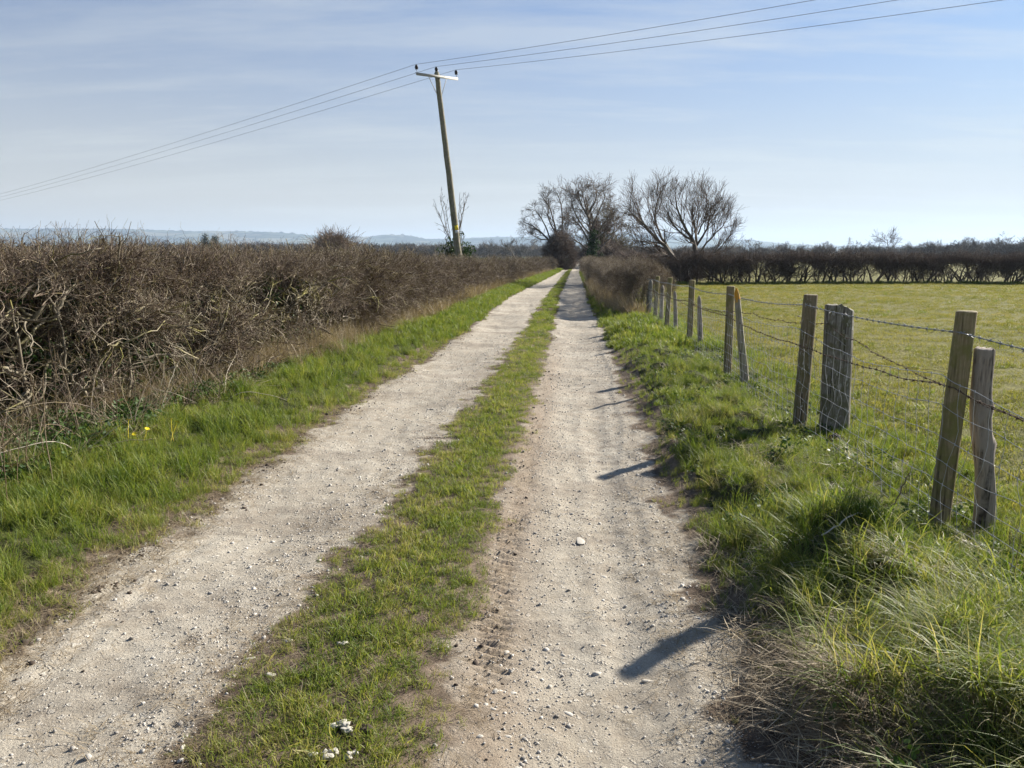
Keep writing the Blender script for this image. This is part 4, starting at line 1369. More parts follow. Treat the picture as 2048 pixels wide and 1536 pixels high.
x = cc[0] + u[:, 0] * rr_ * 1.75; y_ = D - 2 + u[:, 1] * rr_ * 1.7; z = 1.7 + u[:, 2] * rr_ * 2.4
k = z > -.1
scatter('branches', 'dark_twig', np.stack([x, y_, z], 1)[k], dirrot(u + [0, 0, .5])[k], (R.uniform(.7, 1.3, n) * .95)[k], R.random(n)[k], None, None, sb)
g = Geo(); a = chain(np.repeat(np.array([[cc[0], D - 2, -.1]]), 5, 0) + R.normal(0, .25, (5, 3)) * [1, 1, 0], R.normal(0, .25, (5, 3)) + [0, 0, 1], np.full(5, 3.4), 8, .08); g.tubes(a, taper(5, 8, .09, .03), 5); g.build('trunk', M_tree, sb, True)

# olive-twigged bushy tree behind the tall one
D = 108.0
b = at(1212, 535, D)
t4 = thing('bushy_tree', (b[0], D, 0), 'dense olive brown bushy tree just behind the right side of the tallest tree', 'tree')
limbs = [[(1205, 538), (1203, 500), (1195, 460), (1190, 435)], [(1208, 538), (1212, 490), (1215, 450), (1212, 425)], [(1210, 520), (1225, 480), (1232, 455), (1230, 440)], [(1208, 525), (1228, 500), (1240, 485), (1243, 470)], [(1206, 520), (1190, 490), (1180, 470)], [(1210, 510), (1205, 470), (1203, 440)]]
twigged(t4, [limb_from_px(p, D, 1.6) for p in limbs], [(.2, .04)] * 6, [M_tree, M_olive],
        [(15, .12, .8, 2.5, 6, .12, .06, .5, 'abs', 4, .02), (8, .15, .6, .6, 5, .14, .05, .6, 'frac', 3, .016), (6, .1, .6, .6, 4, .15, .04, .6, 'frac', 3, .013)])

# thin sapling round the electricity pole
D = 35.5
b = at(912, 575, D)
sp_ = thing('sapling', (b[0], D, 0), 'thin leafless sapling with an ivy base growing against the leaning wooden pole', 'tree')
limbs = [[(910, 580), (900, 480), (888, 430), (881, 385)], [(914, 580), (905, 500), (898, 450), (893, 405)], [(916, 580), (922, 500), (916, 430), (918, 385)], [(920, 580), (926, 490), (922, 440), (931, 400)], [(900, 500), (888, 470), (893, 440)], [(905, 495), (884, 440), (870, 412)], [(918, 460), (925, 420), (934, 395)]]
twigged(sp_, [limb_from_px(p, D, .3) for p in limbs], [(.028, .008)] * 7, [M_tree, M_farv],
        [(7, .3, .55, .45, 5, .1, .06, .5, 'abs', 3, .0055), (3, .2, .6, .5, 4, .12, .03, .6, 'frac', 3, .005)])
n = 95
scatter('ivy', 'far_leaves', np.stack([b[0] + .1 + R.normal(0, .40, n), D + R.normal(-.3, .3, n), 1.2 + np.abs(R.normal(0, .55, n))], 1), zrot(n, .8), R.uniform(.3, .65, n), R.normal(.3, .2, n), None, None, sp_)

# ---------------------------------------------------------------- the pole and its wires
M_pole = mat_wood('weathered pole', (.17, .145, .11), (.30, .265, .205), (.05, .04, .03), (.16, .16, .09), seed=3.0)
M_arm = mat_plain('galvanised steel arm', (.36, .345, .30), .7, .1, .15, 8)
M_porc = mat_plain('dark brown porcelain', (.022, .016, .014), .25, 0, .2)
M_sgn_y = mat_plain('yellow sign', (.80, .60, .02), .5, 0, .03)
M_sgn_w = mat_plain('white plate', (.75, .75, .72), .5, 0, .03)
M_black = mat_plain('black print', (.02, .02, .02), .6, 0, .1)
D = 34.5
pb = at(926, 585, D); pb[2] = 0
pt = at(873.5, 146, D)
pole = thing('utility_pole', (pb[0], D, 0), 'leaning wooden electricity pole with a steel crossarm standing in the left hedge', 'utility pole')
ax = (pt - pb) / np.linalg.norm(pt - pb)
Lp = np.linalg.norm(pt - pb)
g = Geo()
k_ = 26
tt = np.linspace(-.02, 1, k_)
P = pb[None] + ax[None] * (tt * Lp)[:, None]
P[1:-1] += R.normal(0, .006, (k_ - 2, 3))
g.tubes(P[None], np.linspace(.165, .105, k_)[None], 14)
g.tubes(np.stack([pt, pt + ax * .07]), np.array([.105, .05]), 14)
g.build('shaft', M_pole, pole, True)
ld = np.array([math.cos(math.radians(42)), -math.sin(math.radians(42)), 0])        # the way the line runs
ad = np.cross(ax, ld); ad /= np.linalg.norm(ad)
if ad[0] < 0:
    ad = -ad
ca_ = pt - ax * .17 + ld * .13 - ad * .10
HA = 1.2
rot = np.stack([ad, np.cross(ax, ad), ax], 1)
g = Geo()
g.box(ca_ , (HA, .012, .055), rot)
g.box(ca_ + ax * .05 + rot[:, 1] * .03, (HA - .001, .032, .008), rot)
g.build('crossarm', M_arm, pole)
for s_ in (-1, 1):
    g = Geo()
    g.tubes(np.stack([ca_ + ad * s_ * .52 - ax * .04, pt - ax * .95 + ad * s_ * .10]), np.array([.014, .014]), 6)
    g.build('brace', M_arm, pole)
tops = []
for q, s_ in enumerate((-1, 0, 1)):
    bp = ca_ + ad * s_ * (HA - .06) + ax * .05 if s_ else pt + ax * .06
    hp = .13 if s_ else .0
    g = Geo(); g.tubes(np.stack([bp, bp + ax * (hp + .05)]), np.array([.014, .014]), 6)
    ins = None
    prof = [(.0, .035), (.01, .06), (.035, .07), (.06, .05), (.07, .045), (.08, .065), (.10, .08), (.125, .055), (.135, .045), (.145, .06), (.17, .065), (.20, .04), (.225, .03), (.235, .012)]
    gi = Geo()
    gi.tubes(np.stack([bp + ax * (hp + h_ * .8) for h_, _ in prof]), np.array([r_ for _, r_ in prof]) * 1.05, 12)
    ins = gi.build('insulator', M_porc, pole, True)
    pin = g.build('pin', M_arm, None)
    pin.data.transform(__import__('mathutils').Matrix.Translation([-v for v in pole.location]))
    pin.parent = ins
    tops.append(bp + ax * (hp + .18))
# safety sign, low on the shaft and turned towards the track
s0 = at(910, 456, D) ; fr = (np.array([0, 0, EYE]) - s0); fr[2] = 0; fr /= np.linalg.norm(fr)
u_ = np.cross(fr, ax); u_ /= np.linalg.norm(u_); u_ = u_ if u_[0] > 0 else -u_
h_ = (s0 - pb) @ ax
sc_ = pb + ax * h_ + fr * .145 + u_ * .05
rot = np.stack([u_, -np.cross(u_, ax), ax], 1)
g = Geo(); g.box(sc_, (.075, .006, .10), rot); sg = g.build('warning_sign', M_sgn_y, pole)
g = Geo(); g.box(sc_ - ax * .17, (.07, .006, .06), rot); g.build('number_plate', M_sgn_w, pole)
# wires: three spans through the insulators
wires = []
lv = (-ld)
for q, tp in enumerate(tops):
    pts = []
    for t in np.linspace(-90, 90, 121):
        dirv = lv if t > 0 else -lv
        u = abs(t)
        drop = .051 * u - .00021 * u * u if t > 0 else (.068 + .008 * q) * u - .0008 * u * u
        pts.append(tp + dirv * u + np.array([0, 0, .02 - drop]))
    g = Geo()
    g.tubes(np.array(pts), np.full(len(pts), .0075), 5)
    o = g.build('overhead_wire', M_wire, None)
    tag(o, ('overhead wire carried by the left end of the crossarm, highest of the three', 'overhead wire carried by the insulator on top of the pole, middle of the three', 'overhead wire carried by the right end of the crossarm, lowest of the three')[q], 'overhead wire', 'overhead electricity wires')

# ---------------------------------------------------------------- the wire fence
M_new = mat_wood('treated post', (.19, .145, .08), (.34, .275, .165), (.055, .04, .025), (.165, .155, .05), seed=1.0)
M_new2 = mat_wood('treated post with lichen', (.165, .125, .075), (.27, .22, .14), (.05, .038, .025), (.14, .13, .06), lichen=(.42, .41, .36), seed=2.2)
M_old = mat_wood('old grey post', (.19, .15, .115), (.42, .355, .29), (.045, .035, .028), (.30, .26, .22), seed=4.0)
M_slab = mat_wood('old dark rail post', (.13, .115, .09), (.28, .26, .225), (.035, .03, .025), (.12, .115, .06), lichen=(.34, .33, .29), seed=5.0)
M_oldo = mat_wood('old post with orange lichen', (.22, .19, .15), (.42, .37, .30), (.05, .04, .03), (.24, .23, .13), seed=6.0, orange=True)
fence = thing('wire_fence', (2.7, 7.0, 0), 'post and barbed wire fence with sagging stock netting along the pasture', 'fence')
FO = np.array([2.7, 7.0, 0])


def post(bx, by, tx, tz, r, mat, kind='round', lab=None, rt=None, name='post'):
    """a stake from its foot to its top (top stands at depth by)"""
    g = Geo()
    zb = float(height(bx, by))
    k, S = 22, 18
    hgt = tz - zb
    t = np.linspace(-.06, 1, k)
    rt = rt or r
    ang = np.arange(S) * 2 * PI / S
    A, B = np.meshgrid(ang, t)
    rad = r + (rt - r) * np.clip(B, 0, 1)
    sd_ = R.random() * 50
    if kind == 'round':
        rad = rad * (1 + .04 * pn(np.cos(A) * 1.5 + sd_, B * 2.2 + np.sin(A) * 1.5) + .02 * pn(np.cos(A) * 6 + sd_, B * 1.2 + np.sin(A) * 6))
    elif kind == 'knotty':
        rad = rad * (1 + .12 * pn(np.cos(A) * 1.2 + sd_, B * 3 + np.sin(A)) + .07 * pn(np.cos(A) * 5 + sd_, B * 1.0 + np.sin(A) * 5))
        rad += .030 * np.exp(-((B - .48) / .035) ** 2) * np.clip(np.cos(A - .2), 0, 1) ** 2 + .012 * np.exp(-((B - .70) / .03) ** 2) * np.clip(np.cos(A + .6), 0, 1)
    elif kind == 'slab':
        c_, s_ = np.cos(A), np.sin(A)
        rad = rad / (np.abs(c_ / 1.0) ** 4 + np.abs(s_ / .62) ** 4) ** .25 * (1 + .04 * pn(c_ * 5 + sd_, B * .8 + s_ * 5))
    elif kind == 'taper':
        rad = rad * np.where(B > .9, np.sqrt(np.clip(1 - ((B - .9) / .105) ** 2, .03, 1)), 1) * (1 + .10 * pn(np.cos(A) * 1.5 + sd_, B * 4 + np.sin(A) * 1.5))
    X = rad * np.cos(A) + (tx - bx) * B
    Y = rad * np.sin(A)
    Z = B * hgt
    if kind == 'slab':      # a split, rotted top, lower on the right
        Z = np.where(B > .97, Z - .05 * np.clip(np.cos(A), -1, 1) * (np.cos(A) > -.2) - .012 * (pn(np.cos(A) * 2.2, np.sin(A) * 2.2 + sd_) + .3), Z)
    elif kind == 'knotty':
        Z = np.where(B > .97, Z - .012 * (pn(A * 2, A * 0 + sd_)), Z)
        X = X + .012 * np.sin(B * 7)
    V = np.stack([X, Y, Z], -1).reshape(-1, 3)
    i = np.arange(k - 1)[:, None] * S; j = np.arange(S)[None]
    q = np.stack([i + j, i + (j + 1) % S, i + S + (j + 1) % S, i + S + j], -1).reshape(-1, 4)
    g.add(V, q, None, .5)
    # end grain: rim chamfer and a slightly uneven top
    top = V[-S:]
    c = top.mean(0)
    inn = c + (top - c) * .86 + [0, 0, .005]
    cen = c + [0, 0, .004]
    T_ = np.concatenate([top, inn, cen[None]])
    q2 = [[a_, (a_ + 1) % S, S + (a_ + 1) % S, S + a_] for a_ in range(S)]
    t2_ = [[S + a_, S + (a_ + 1) % S, 2 * S] for a_ in range(S)]
    g.add(T_, q2, t2_, .5)
    o = obj(name, g.mesh(name, [mat], (0, 0, 0), True), fence, (bx - FO[0], by - FO[1], zb))
    if lab:
        o['label'] = lab
    return o


post(2.40, 1.55, 2.42, 1.27, .056, M_new)
post(2.52, 4.34, 2.565, 1.29, .0575, M_new, lab='nearest round post, olive brown and leaning right', rt=.055)
post(2.69, 7.03, 2.72, 1.25, .064, M_new2, lab='round post speckled with pale lichen, beside the broad dark old one', rt=.062)
post(3.00, 10.57, 2.99, 1.19, .056, M_new, lab='greenish round post touching the leaning stake with the orange top')
post(3.23, 13.92, 3.24, 1.17, .055, M_new)
post(3.34, 16.57, 3.38, 1.14, .053, M_new)
post(3.57, 19.16, 3.60, 1.10, .053, M_new)
post(2.775, 4.32, 2.665, 1.08, .055, M_old, 'knotty', 'short knotty silver grey old post just behind the nearest one', .054, 'old_post')
post(2.945, 6.86, 2.915, 1.175, .125, M_slab, 'slab', 'broad dark old post with a split rotten top', .118, 'old_post')
post(2.97, 9.65, 2.80, 1.20, .056, M_oldo, 'taper', 'leaning old stake with orange lichen on its pointed top', .034, 'old_post')
post(3.31, 13.39, 3.245, .92, .055, M_old, 'taper', None, .032, 'old_post')
post(3.43, 16.03, 3.38, .88, .046, M_old, 'taper', None, .034, 'old_post')
post(3.50, 18.04, 3.51, .93, .050, M_old, 'taper', None, .042, 'old_post')
post(3.62, 20.4, 3.66, .98, .06, M_slab, 'taper', None, .055, 'old_post')
post(3.70, 20.9, 3.72, .9, .05, M_old, 'taper', None, .04, 'old_post')


def twisted(pts, r, mat, name, barb=.0, lab=None, bl=.021, kinks=0.0):
    pts = np.array(pts, float)
    seg = np.linalg.norm(np.diff(pts, axis=0), axis=1)
    s = np.concatenate([[0], np.cumsum(seg)])
    n = max(8, int(s[-1] / .025))
    t = np.linspace(0, s[-1], n)
    P = np.stack([np.interp(t, s, pts[:, i]) for i in range(3)], 1)
    # sag between the given points
    for a_, b_ in zip(s[:-1], s[1:]):
        m = (t > a_) & (t < b_)
        u = (t[m] - a_) / (b_ - a_)
        P[m, 2] -= .010 * (b_ - a_) ** 1.5 * 4 * u * (1 - u) * .6
    if kinks:
        P[:, 2] += kinks * fbm(t * 2.2, t * 0 + r * 999, 3)
        P[:, 0] += kinks * fbm(t * 2.2, t * 0 + 7 + r * 999, 3)
    g = Geo()
    if barb:
        for ph in (0, PI):
            a = 2 * PI * t / .09 + ph
            g.tubes((P + np.stack([np.cos(a), 0 * a, np.sin(a)], 1) * r * 1.0)[None], np.full((1, n), r), 4)
        tb = np.arange(.03, s[-1], barb)
        C0 = np.stack([np.interp(tb, t, P[:, i]) for i in range(3)], 1)
        for _ in range(2):
            d = R.normal(size=C0.shape); d[:, 1] *= .4
            d /= np.linalg.norm(d, axis=1, keepdims=True)
            o_ = R.normal(0, .004, C0.shape)
            g.tubes(np.stack([C0 + o_ - d * bl, C0 + o_, C0 + o_ + d * bl], 1), np.tile([.0011, .0021, .0011], (len(C0), 1)), 3)
        g.tubes(np.stack([C0 - [0, .007, 0], C0, C0 + [0, .007, 0]], 1), np.full((len(C0), 3), r * 3.4), 5)
    else:
        g.tubes(P[None], np.full((1, n), r), 4)
    o = g.build(name, mat, fence)
    if lab:
        o['label'] = lab
    return o


side = -.062     # the wires run on the track side of the posts
def fp(y, z, dx=side):
    return (float(FNx(y)) + dx, y, z + 0.0)


ptop = [fp(1.55, 1.17), (2.52 - .055 + .04, 4.285, 1.178), (2.66, 6.965, 1.165), (2.94, 10.5, 1.09), (3.17, 13.86, 1.07), (3.30, 16.5, 1.04), (3.52, 19.1, 1.02), fp(21, 1.0)]
twisted(ptop, .0021, M_wire, 'barbed_wire', .10, 'bright galvanised top strand of barbed wire')
twisted([fp(1.55, .78), (2.50, 4.27, .86), (2.62, 6.96, .80), (2.93, 10.5, .80), (3.16, 13.86, .80), (3.29, 16.5, .76), fp(19.1, .74), fp(21, .72)], .0021, M_rust, 'barbed_wire', .11, 'rusty lower strand of barbed wire', .016, .01)
twisted([(2.66, 1.6, .70), (2.61, 4.30, .80), (2.80, 6.80, 1.0), (2.85, 9.6, .92), (3.2, 13.3, .75), (3.36, 16, .72)], .0017, M_rust, 'barbed_wire', .13, 'slack rusty old strand strung along the old posts', .014, .02)
twisted([(2.62, 4.28, .92), (2.75, 5.3, .83), (2.83, 6.75, .98)], .0014, M_rust, 'loose_wire', 0, None, kinks=.02)
twisted([(2.68, 6.95, 1.02), (2.80, 6.6, .90), (2.82, 6.45, .84)], .0014, M_wire, 'loose_wire', 0, None, kinks=.01)
# netting: every line wire and every upright is real
def net_top(y):
    yy = np.array([1.55, 4.34, 7.03, 10.57, 13.92, 16.57, 19.16, 21])
    u = np.interp(y, yy, np.arange(len(yy)))
    f = u - np.floor(u)
    return np.interp(y, yy, [.90, .93, .95, .86, .86, .84, .80, .8]) - .09 * np.sin(PI * f) ** .8 * (.5 + .5 * np.cos(np.floor(u) * 2.3 + .4) ** 2)


def net_pt(y, j):
    """j 0 (bottom) .. 1 (top)"""
    y = np.asarray(y, float)
    zt = net_top(y)
    zb = height(FNx(y), y) + .02
    f = np.array(j)
    z = zb + (zt - zb) * f
    x = FNx(y) + side + .004 + .03 * fbm(y * 1.3, f * 3.0 + 5, 2) * np.sin(PI * f) ** .5
    z = z + .014 * fbm(y * 2.1, f * 4 + 1, 2)
    return np.stack([x, y + .04 * fbm(y * 1.1, f * 2.5 + 9, 2), z], -1)


levels_ = [0, .10, .21, .33, .47, .63, .81, 1.0]
g = Geo(); kn = Geo()
yl = np.concatenate([np.arange(1.55, 8, .05), np.arange(8, 21, .12)])
for f in levels_:
    P = net_pt(yl, np.full(len(yl), f))
    g.tubes(P[None], np.full((1, len(yl)), .0019 if f < 1 else .0022), 4)
g.build('netting_line_wires', M_net, fence)
g = Geo()
ff = np.linspace(0, 1, 15)
yu = np.arange(1.6, 21, .15)
V = np.stack([net_pt(np.full(15, y_) + .05 * fbm(ff * 2.2, np.full(15, y_), 2), ff) for y_ in yu])
g.tubes(V, np.full(V.shape[:2], .0016), 4)
for f in levels_:
    for y_ in yu[yu < 11]:
        c = net_pt(np.array(y_) + .05 * fbm(np.array(f * 2.2), np.array(y_), 2), f)
        g.tubes(np.stack([c - [0, .004, .006], c + [0, .004, .006]]), np.array([.0035, .0035]), 4, False)
o = g.build('netting_uprights', M_net, fence)
o['kind'] = 'stuff'

# sticks and small plants by the fence
def stick(name, pxs, zs, r, mat, lab, cat):
    P = np.array([(*gpt(px, py, z), z) for (px, py), z in zip(pxs, zs)])
    for q in range(len(P)):
        P[q, 2] = zs[q] + float(height(P[q, 0], P[q, 1]))
    tt = np.linspace(0, len(P) - 1, len(P) * 4)
    P2 = np.stack([np.interp(tt, np.arange(len(P)), P[:, i]) for i in range(3)], 1)
    P2 += R.normal(0, .003, P2.shape)
    g = Geo(); g.tubes(P2[None], np.linspace(r, r * .6, len(P2))[None], 7)
    b, rb = sprout(P2[None], np.linspace(r, r * .6, len(P2))[None], 3, .3, .8, .15, 4, .1, 0, .5)
    g.tubes(b, rb, 4)
    c = P2[0].copy()
    o = obj(name, g.mesh(name, [mat], c, True), None, c)
    return tag(o, lab, cat)


M_peel = mat_plain('peeled wood', (.50, .45, .38), .7, 0, .3, 30)
M_cane = mat_plain('brown cane', (.17, .12, .085), .7, 0, .3, 30)
stick('fallen_stick', [(1925, 1088), (1952, 1098), (1975, 1108), (1988, 1118)], [.05, .05, .04, .03], .009, M_peel, 'pale peeled stick lying in the grass below the two nearest fence posts', 'stick')
stick('dry_stalk', [(1775, 1060), (1790, 1010), (1812, 965), (1818, 955)], [.02, .15, .30, .34], .0045, M_cane, 'thin brown dead stem standing in the grass left of the nearest fence post', 'dry stalk')
stick('fallen_stalk', [(1640, 1130), (1690, 1110), (1745, 1085), (1770, 1075)], [.10, .12, .12, .12], .004, M_peel, 'long pale dry stem lying over the verge left of the nearest post', 'dry stalk')
stick('dry_stalk', [(2010, 1230), (2020, 1190), (2030, 1150), (2040, 1080)], [.0, .08, .18, .35], .003, M_cane, 'dark seed stem at the right edge below the grey knotty post', 'dry stalk')
stick('dry_stalk', [(1985, 1200), (1965, 1160), (1948, 1130)], [.0, .10, .18], .003, M_cane, 'dark branching seed stem in the grass under the pale peeled stick', 'dry stalk')
# a small heap of earth thrown up by the old post
gx, gy = gpt(1668, 888)
g = Geo()
for _ in range(26):
    l = lump(R.uniform(.012, .03), 1, .4, .8)
    rr_ = abs(R.normal(0, .05)); a_ = R.uniform(0, 6.3)
    g.add(l.v[0] + [rr_ * math.cos(a_) * 1.3, rr_ * math.sin(a_), max(0, .045 - rr_ * .5)], None, l.t[0])
tag(obj('earth_heap', g.mesh('earth_heap', [M_dung]), None, (gx, gy, float(height(gx, gy)) + .03)), 'small heap of dug brown earth in the grass before the broad old post', 'earth heap')

# ---------------------------------------------------------------- far country
def hill_top(px):
    return np.interp(px, [-600, -200, 0, 100, 200, 300, 400, 500, 600, 700, 740, 780, 820, 850, 900, 960, 1000, 1040, 1150, 1250, 1300, 1350, 1450, 1500, 1560, 1650, 1800, 2048, 2600],
                     [462, 458, 457, 458, 457, 460, 462, 463, 468, 473, 473, 469, 471, 478, 478, 476, 474, 474, 470, 468, 470, 472, 478, 481, 487, 491, 494, 500, 504])


M_hill, t = new_mat('hill fields and woods')
p = pos(t)
v = t.n('ShaderNodeTexVoronoi', Vector=T_map(t, p, (.0042, .0022, .0)), Scale=1.0)
n1 = t.noise(p, .004, 5, .6)
fld = t.ramp(v.outputs['Color'], [(.2, (.085, .10, .06)), (.5, (.13, .135, .08)), (.8, (.17, .155, .10))])
n2 = t.noise(T_map(t, p, (.0025, .0025, .009)), 1.0, 6, .65)
ed = t.n('ShaderNodeTexVoronoi', dict(feature='DISTANCE_TO_EDGE'), Vector=T_map(t, p, (.0042, .0022, .0)), Scale=1.0)
wood = t.math('MAXIMUM', t.ramp(n2, [(.50, 0), (.55, 1)]), t.ramp(ed.outputs[0], [(.03, 1), (.06, 0)]))
col = t.mix(wood, fld, (.035, .038, .022))
finish(t, t.n('ShaderNodeBsdfDiffuse', Color=col))
pxs = np.arange(-600, 2650, 3.0)
DH = 5200.0
prof = np.array([at(px, 500, DH)[0] for px in pxs])
zt = np.array([at(px, float(hill_top(px)), DH)[2] for px in pxs])
zt = zt + 6 * fbm(pxs * .012, pxs * 0, 3, 3) * np.clip(zt / 150, .2, 1)
tree_ = np.clip(fbm(pxs * .10, pxs * 0 + 2, 3, 9) * 1.2 + .1, 0, 1) * sst(-.3, .4, pn(pxs * .013, pxs * 0 + 8)) * 11 + 2.5 * R.random(len(pxs))
tr = np.array([0, .25, .5, .72, .88, .97, 1.0, 1.0, 1.1, 1.6])
zf = np.array([-.02, .10, .30, .58, .84, .97, 1.0, 1.0, .9, .5])
V = np.zeros((len(tr), len(pxs), 3))
for i, (a_, b_) in enumerate(zip(tr, zf)):
    V[i, :, 0] = prof * (.62 + .38 * a_) if a_ <= 1 else prof
    V[i, :, 1] = DH * (.62 + .38 * a_)
    V[i, :, 2] = zt * b_ * (1 + .12 * fbm(pxs * .01, np.full(len(pxs), a_ * 3), 3) * (a_ < .95)) - 1 + (tree_ if i == 7 else 0)
    if i == 7:
        V[i, :, 1] += 2
nr, nc = V.shape[:2]
i = (np.arange(nr - 1)[:, None] * nc + np.arange(nc - 1)[None]).ravel()
f = np.stack([i, i + 1, i + nc + 1, i + nc], 1)
tag(obj('hills', mesh_np('hills', V.reshape(-1, 3), f, None, [M_hill])), 'long low wooded hills fading blue along the horizon', 'hills', None, 'structure')

# far trees
def bare_proto(H, mat, spread=.55, seed_levels=((9, .25, .7, .55), (7, .2, .7, .55), (5, .2, .7, .55)), trunk=.035, rmin=.03):
    g = Geo()
    a = chain(np.zeros((1, 3)), np.array([[0, 0, 1.0]]), np.array([H * .85]), 8, .06); ra = taper(1, 8, H * trunk, H * .008)
    g.tubes(a, ra, 6)
    for (m, t0, ang, lf) in seed_levels:
        a, ra = sprout(a, ra, m, t0, ang, lf * spread / .55, 6, .13, .03, .5)
        g.tubes(a, np.maximum(ra, rmin), 3)
    return g


far_bare = [bare_proto(10, M_farv).mesh('far_tree', [M_farv]) for _ in range(4)]
far_bush = [bare_proto(4, M_farv, .75, ((14, .05, .8, .6), (8, .1, .7, .6), (5, .1, .7, .6)), .03, .03).mesh('far_bush', [M_farv]) for _ in range(4)]
dark_bush = [bare_proto(4, M_dark, .75, ((16, .05, .8, .6), (9, .1, .7, .6), (6, .1, .7, .6)), .03, .028).mesh('dark_bush', [M_dark]) for _ in range(4)]


def conifer(H=14):
    g = Geo()
    g.tubes(np.array([[0, 0, 0], [0, 0, H]]), np.array([.25, .03]), 5)
    n = 260
    z = H * (.08 + .92 * R.random(n)); a = R.uniform(0, 6.3, n); r = (H - z) * .22 + .3
    p0 = np.stack([0 * z, 0 * z, z], 1)
    d = np.stack([np.cos(a), np.sin(a), R.normal(-.25, .15, n)], 1)
    q = p0 + d * r[:, None]
    wv = np.stack([-np.sin(a), np.cos(a), 0 * a], 1) * (r * .28)[:, None]
    m_ = p0 + d * r[:, None] * .55
    V = np.stack([p0, m_ + wv, q, m_ - wv + [0, 0, .3]], 1).reshape(-1, 3)
    g.add(V, np.arange(n * 4).reshape(-1, 4), None, np.repeat(R.random(n), 4))
    return g


def poplar(H=22):
    g = Geo()
    a = chain(np.zeros((1, 3)), np.array([[0, 0, 1.0]]), np.array([H]), 9, .02); ra = taper(1, 9, .35, .05)
    g.tubes(a, ra, 5)
    b, rb = sprout(a, ra, 45, .12, .35, .20, 5, .05, .16, .4, .97)
    g.tubes(b, np.maximum(rb, .06), 3)
    c, rc = sprout(b, rb, 4, .2, .35, .5, 4, .05, .12, .6)
    g.tubes(c, np.maximum(rc, .05), 3)
    return g


proto('far_tree', far_bare); proto('far_bush', far_bush); proto('dark_bush', dark_bush)
con_me = [conifer().mesh('conifer', [M_conif]) for _ in range(3)]
proto('conifer', con_me)
pop_me = [poplar().mesh('poplar', [M_farv]) for _ in range(3)]


def belt(name, key, n, px0, px1, d0, d1, hs, lab, topf=None):
    px = R.uniform(px0, px1, n); d = R.uniform(d0, d1, n)
    X = np.array([at(a_, 512, b_)[0] for a_, b_ in zip(px, d)])
    s = R.uniform(*hs, n)
    if topf is not None:
        s *= topf(px)
    return scatter(name, key, np.stack([X, d, 0 * d - .3], 1), zrot(n, .05), np.stack([s * R.uniform(.9, 1.3, n), s * R.uniform(.9, 1.3, n), s], 1), R.random(n), lab, 'trees')


belt('bare_woodland', 'far_bush', 420, -60, 1140, 380, 520, (.9, 1.6), 'far belt of brown leafless trees beyond the left fields')
belt('bare_woodland', 'far_tree', 90, 820, 1140, 400, 560, (.5, .85), 'taller leafless trees along the far belt left of the track')
belt('conifer_plantation', 'conifer', 260, 560, 830, 640, 720, (.75, .95), 'dark conifer plantation low on the horizon left of the pole')
belt('bare_woodland', 'far_bush', 300, 1150, 2300, 210, 330, (.50, .95), 'leafless trees and bushes beyond the tall pasture hedge', lambda px: 1 + .35 * sst(1750, 2050, px))
belt('bare_woodland', 'far_tree', 70, 1480, 2250, 300, 420, (.45, .8), 'taller leafless trees showing over the pasture hedge', lambda px: 1 + .45 * sst(1850, 2040, px))
belt('dark_thicket', 'dark_bush', 60, 1225, 1400, 62, 120, (.28, .42), 'dark thicket of hedge between the track trees and the spreading tree')
belt('dark_thicket', 'dark_bush', 30, 1182, 1240, 100, 140, (.5, .75), 'dark thicket behind the tallest tree')


def lone(name, me, px, ytop, d, lab, cat, group=None, meH=10.0, wide=1.0, lean=0.0):
    p_ = at(px, 512, d); top = at(px, ytop, d)[2]
    o = obj(name, me, None, (p_[0], d, -.2))
    s_ = (top + .2) / (meH * 1.02)
    o.scale = (s_ * wide, s_ * wide, s_)
    o.rotation_euler = (0, lean, R.uniform(0, 6.3) if not lean else 0)
    return tag(o, lab, cat, group)


def lone_parts(name, fn, px, ytop, d, lab, H):
    """a thing with trunk and crown as parts"""
    p_ = at(px, 512, d)
    rt = thing(name, (p_[0], d, -.2), lab, 'tree')
    sc__ = (at(px, ytop, d)[2] + .2) / H
    fn(rt, sc__)
    return rt


def bare_parts(mat, H=10.0, spread=.6, lean=0.0, lv=((11, .25, .8, .55), (7, .2, .7, .55), (6, .2, .7, .55)), rmin=.03, mt=None):
    def fn(rt, s_):
        g = Geo(); c = Geo()
        a = chain(np.zeros((1, 3)), np.array([[lean, 0, 1.0]]), np.array([H * .85]), 8, .06); ra = taper(1, 8, H * .03, H * .008)
        g.tubes(a, ra, 7)
        for (m, t0, ang, lf) in lv:
            a, ra = sprout(a, ra, m, t0, ang, lf * spread / .55, 6, .13, .03, .5)
            c.tubes(a, np.maximum(ra, rmin), 3)
        o1 = obj('trunk', g.mesh('trunk', [mt or mat]), rt); o2 = obj('crown', c.mesh('crown', [mat]), rt)
        o2['kind'] = 'stuff'
        for o in (o1, o2):
            o.scale = (s_, s_, s_)
    return fn


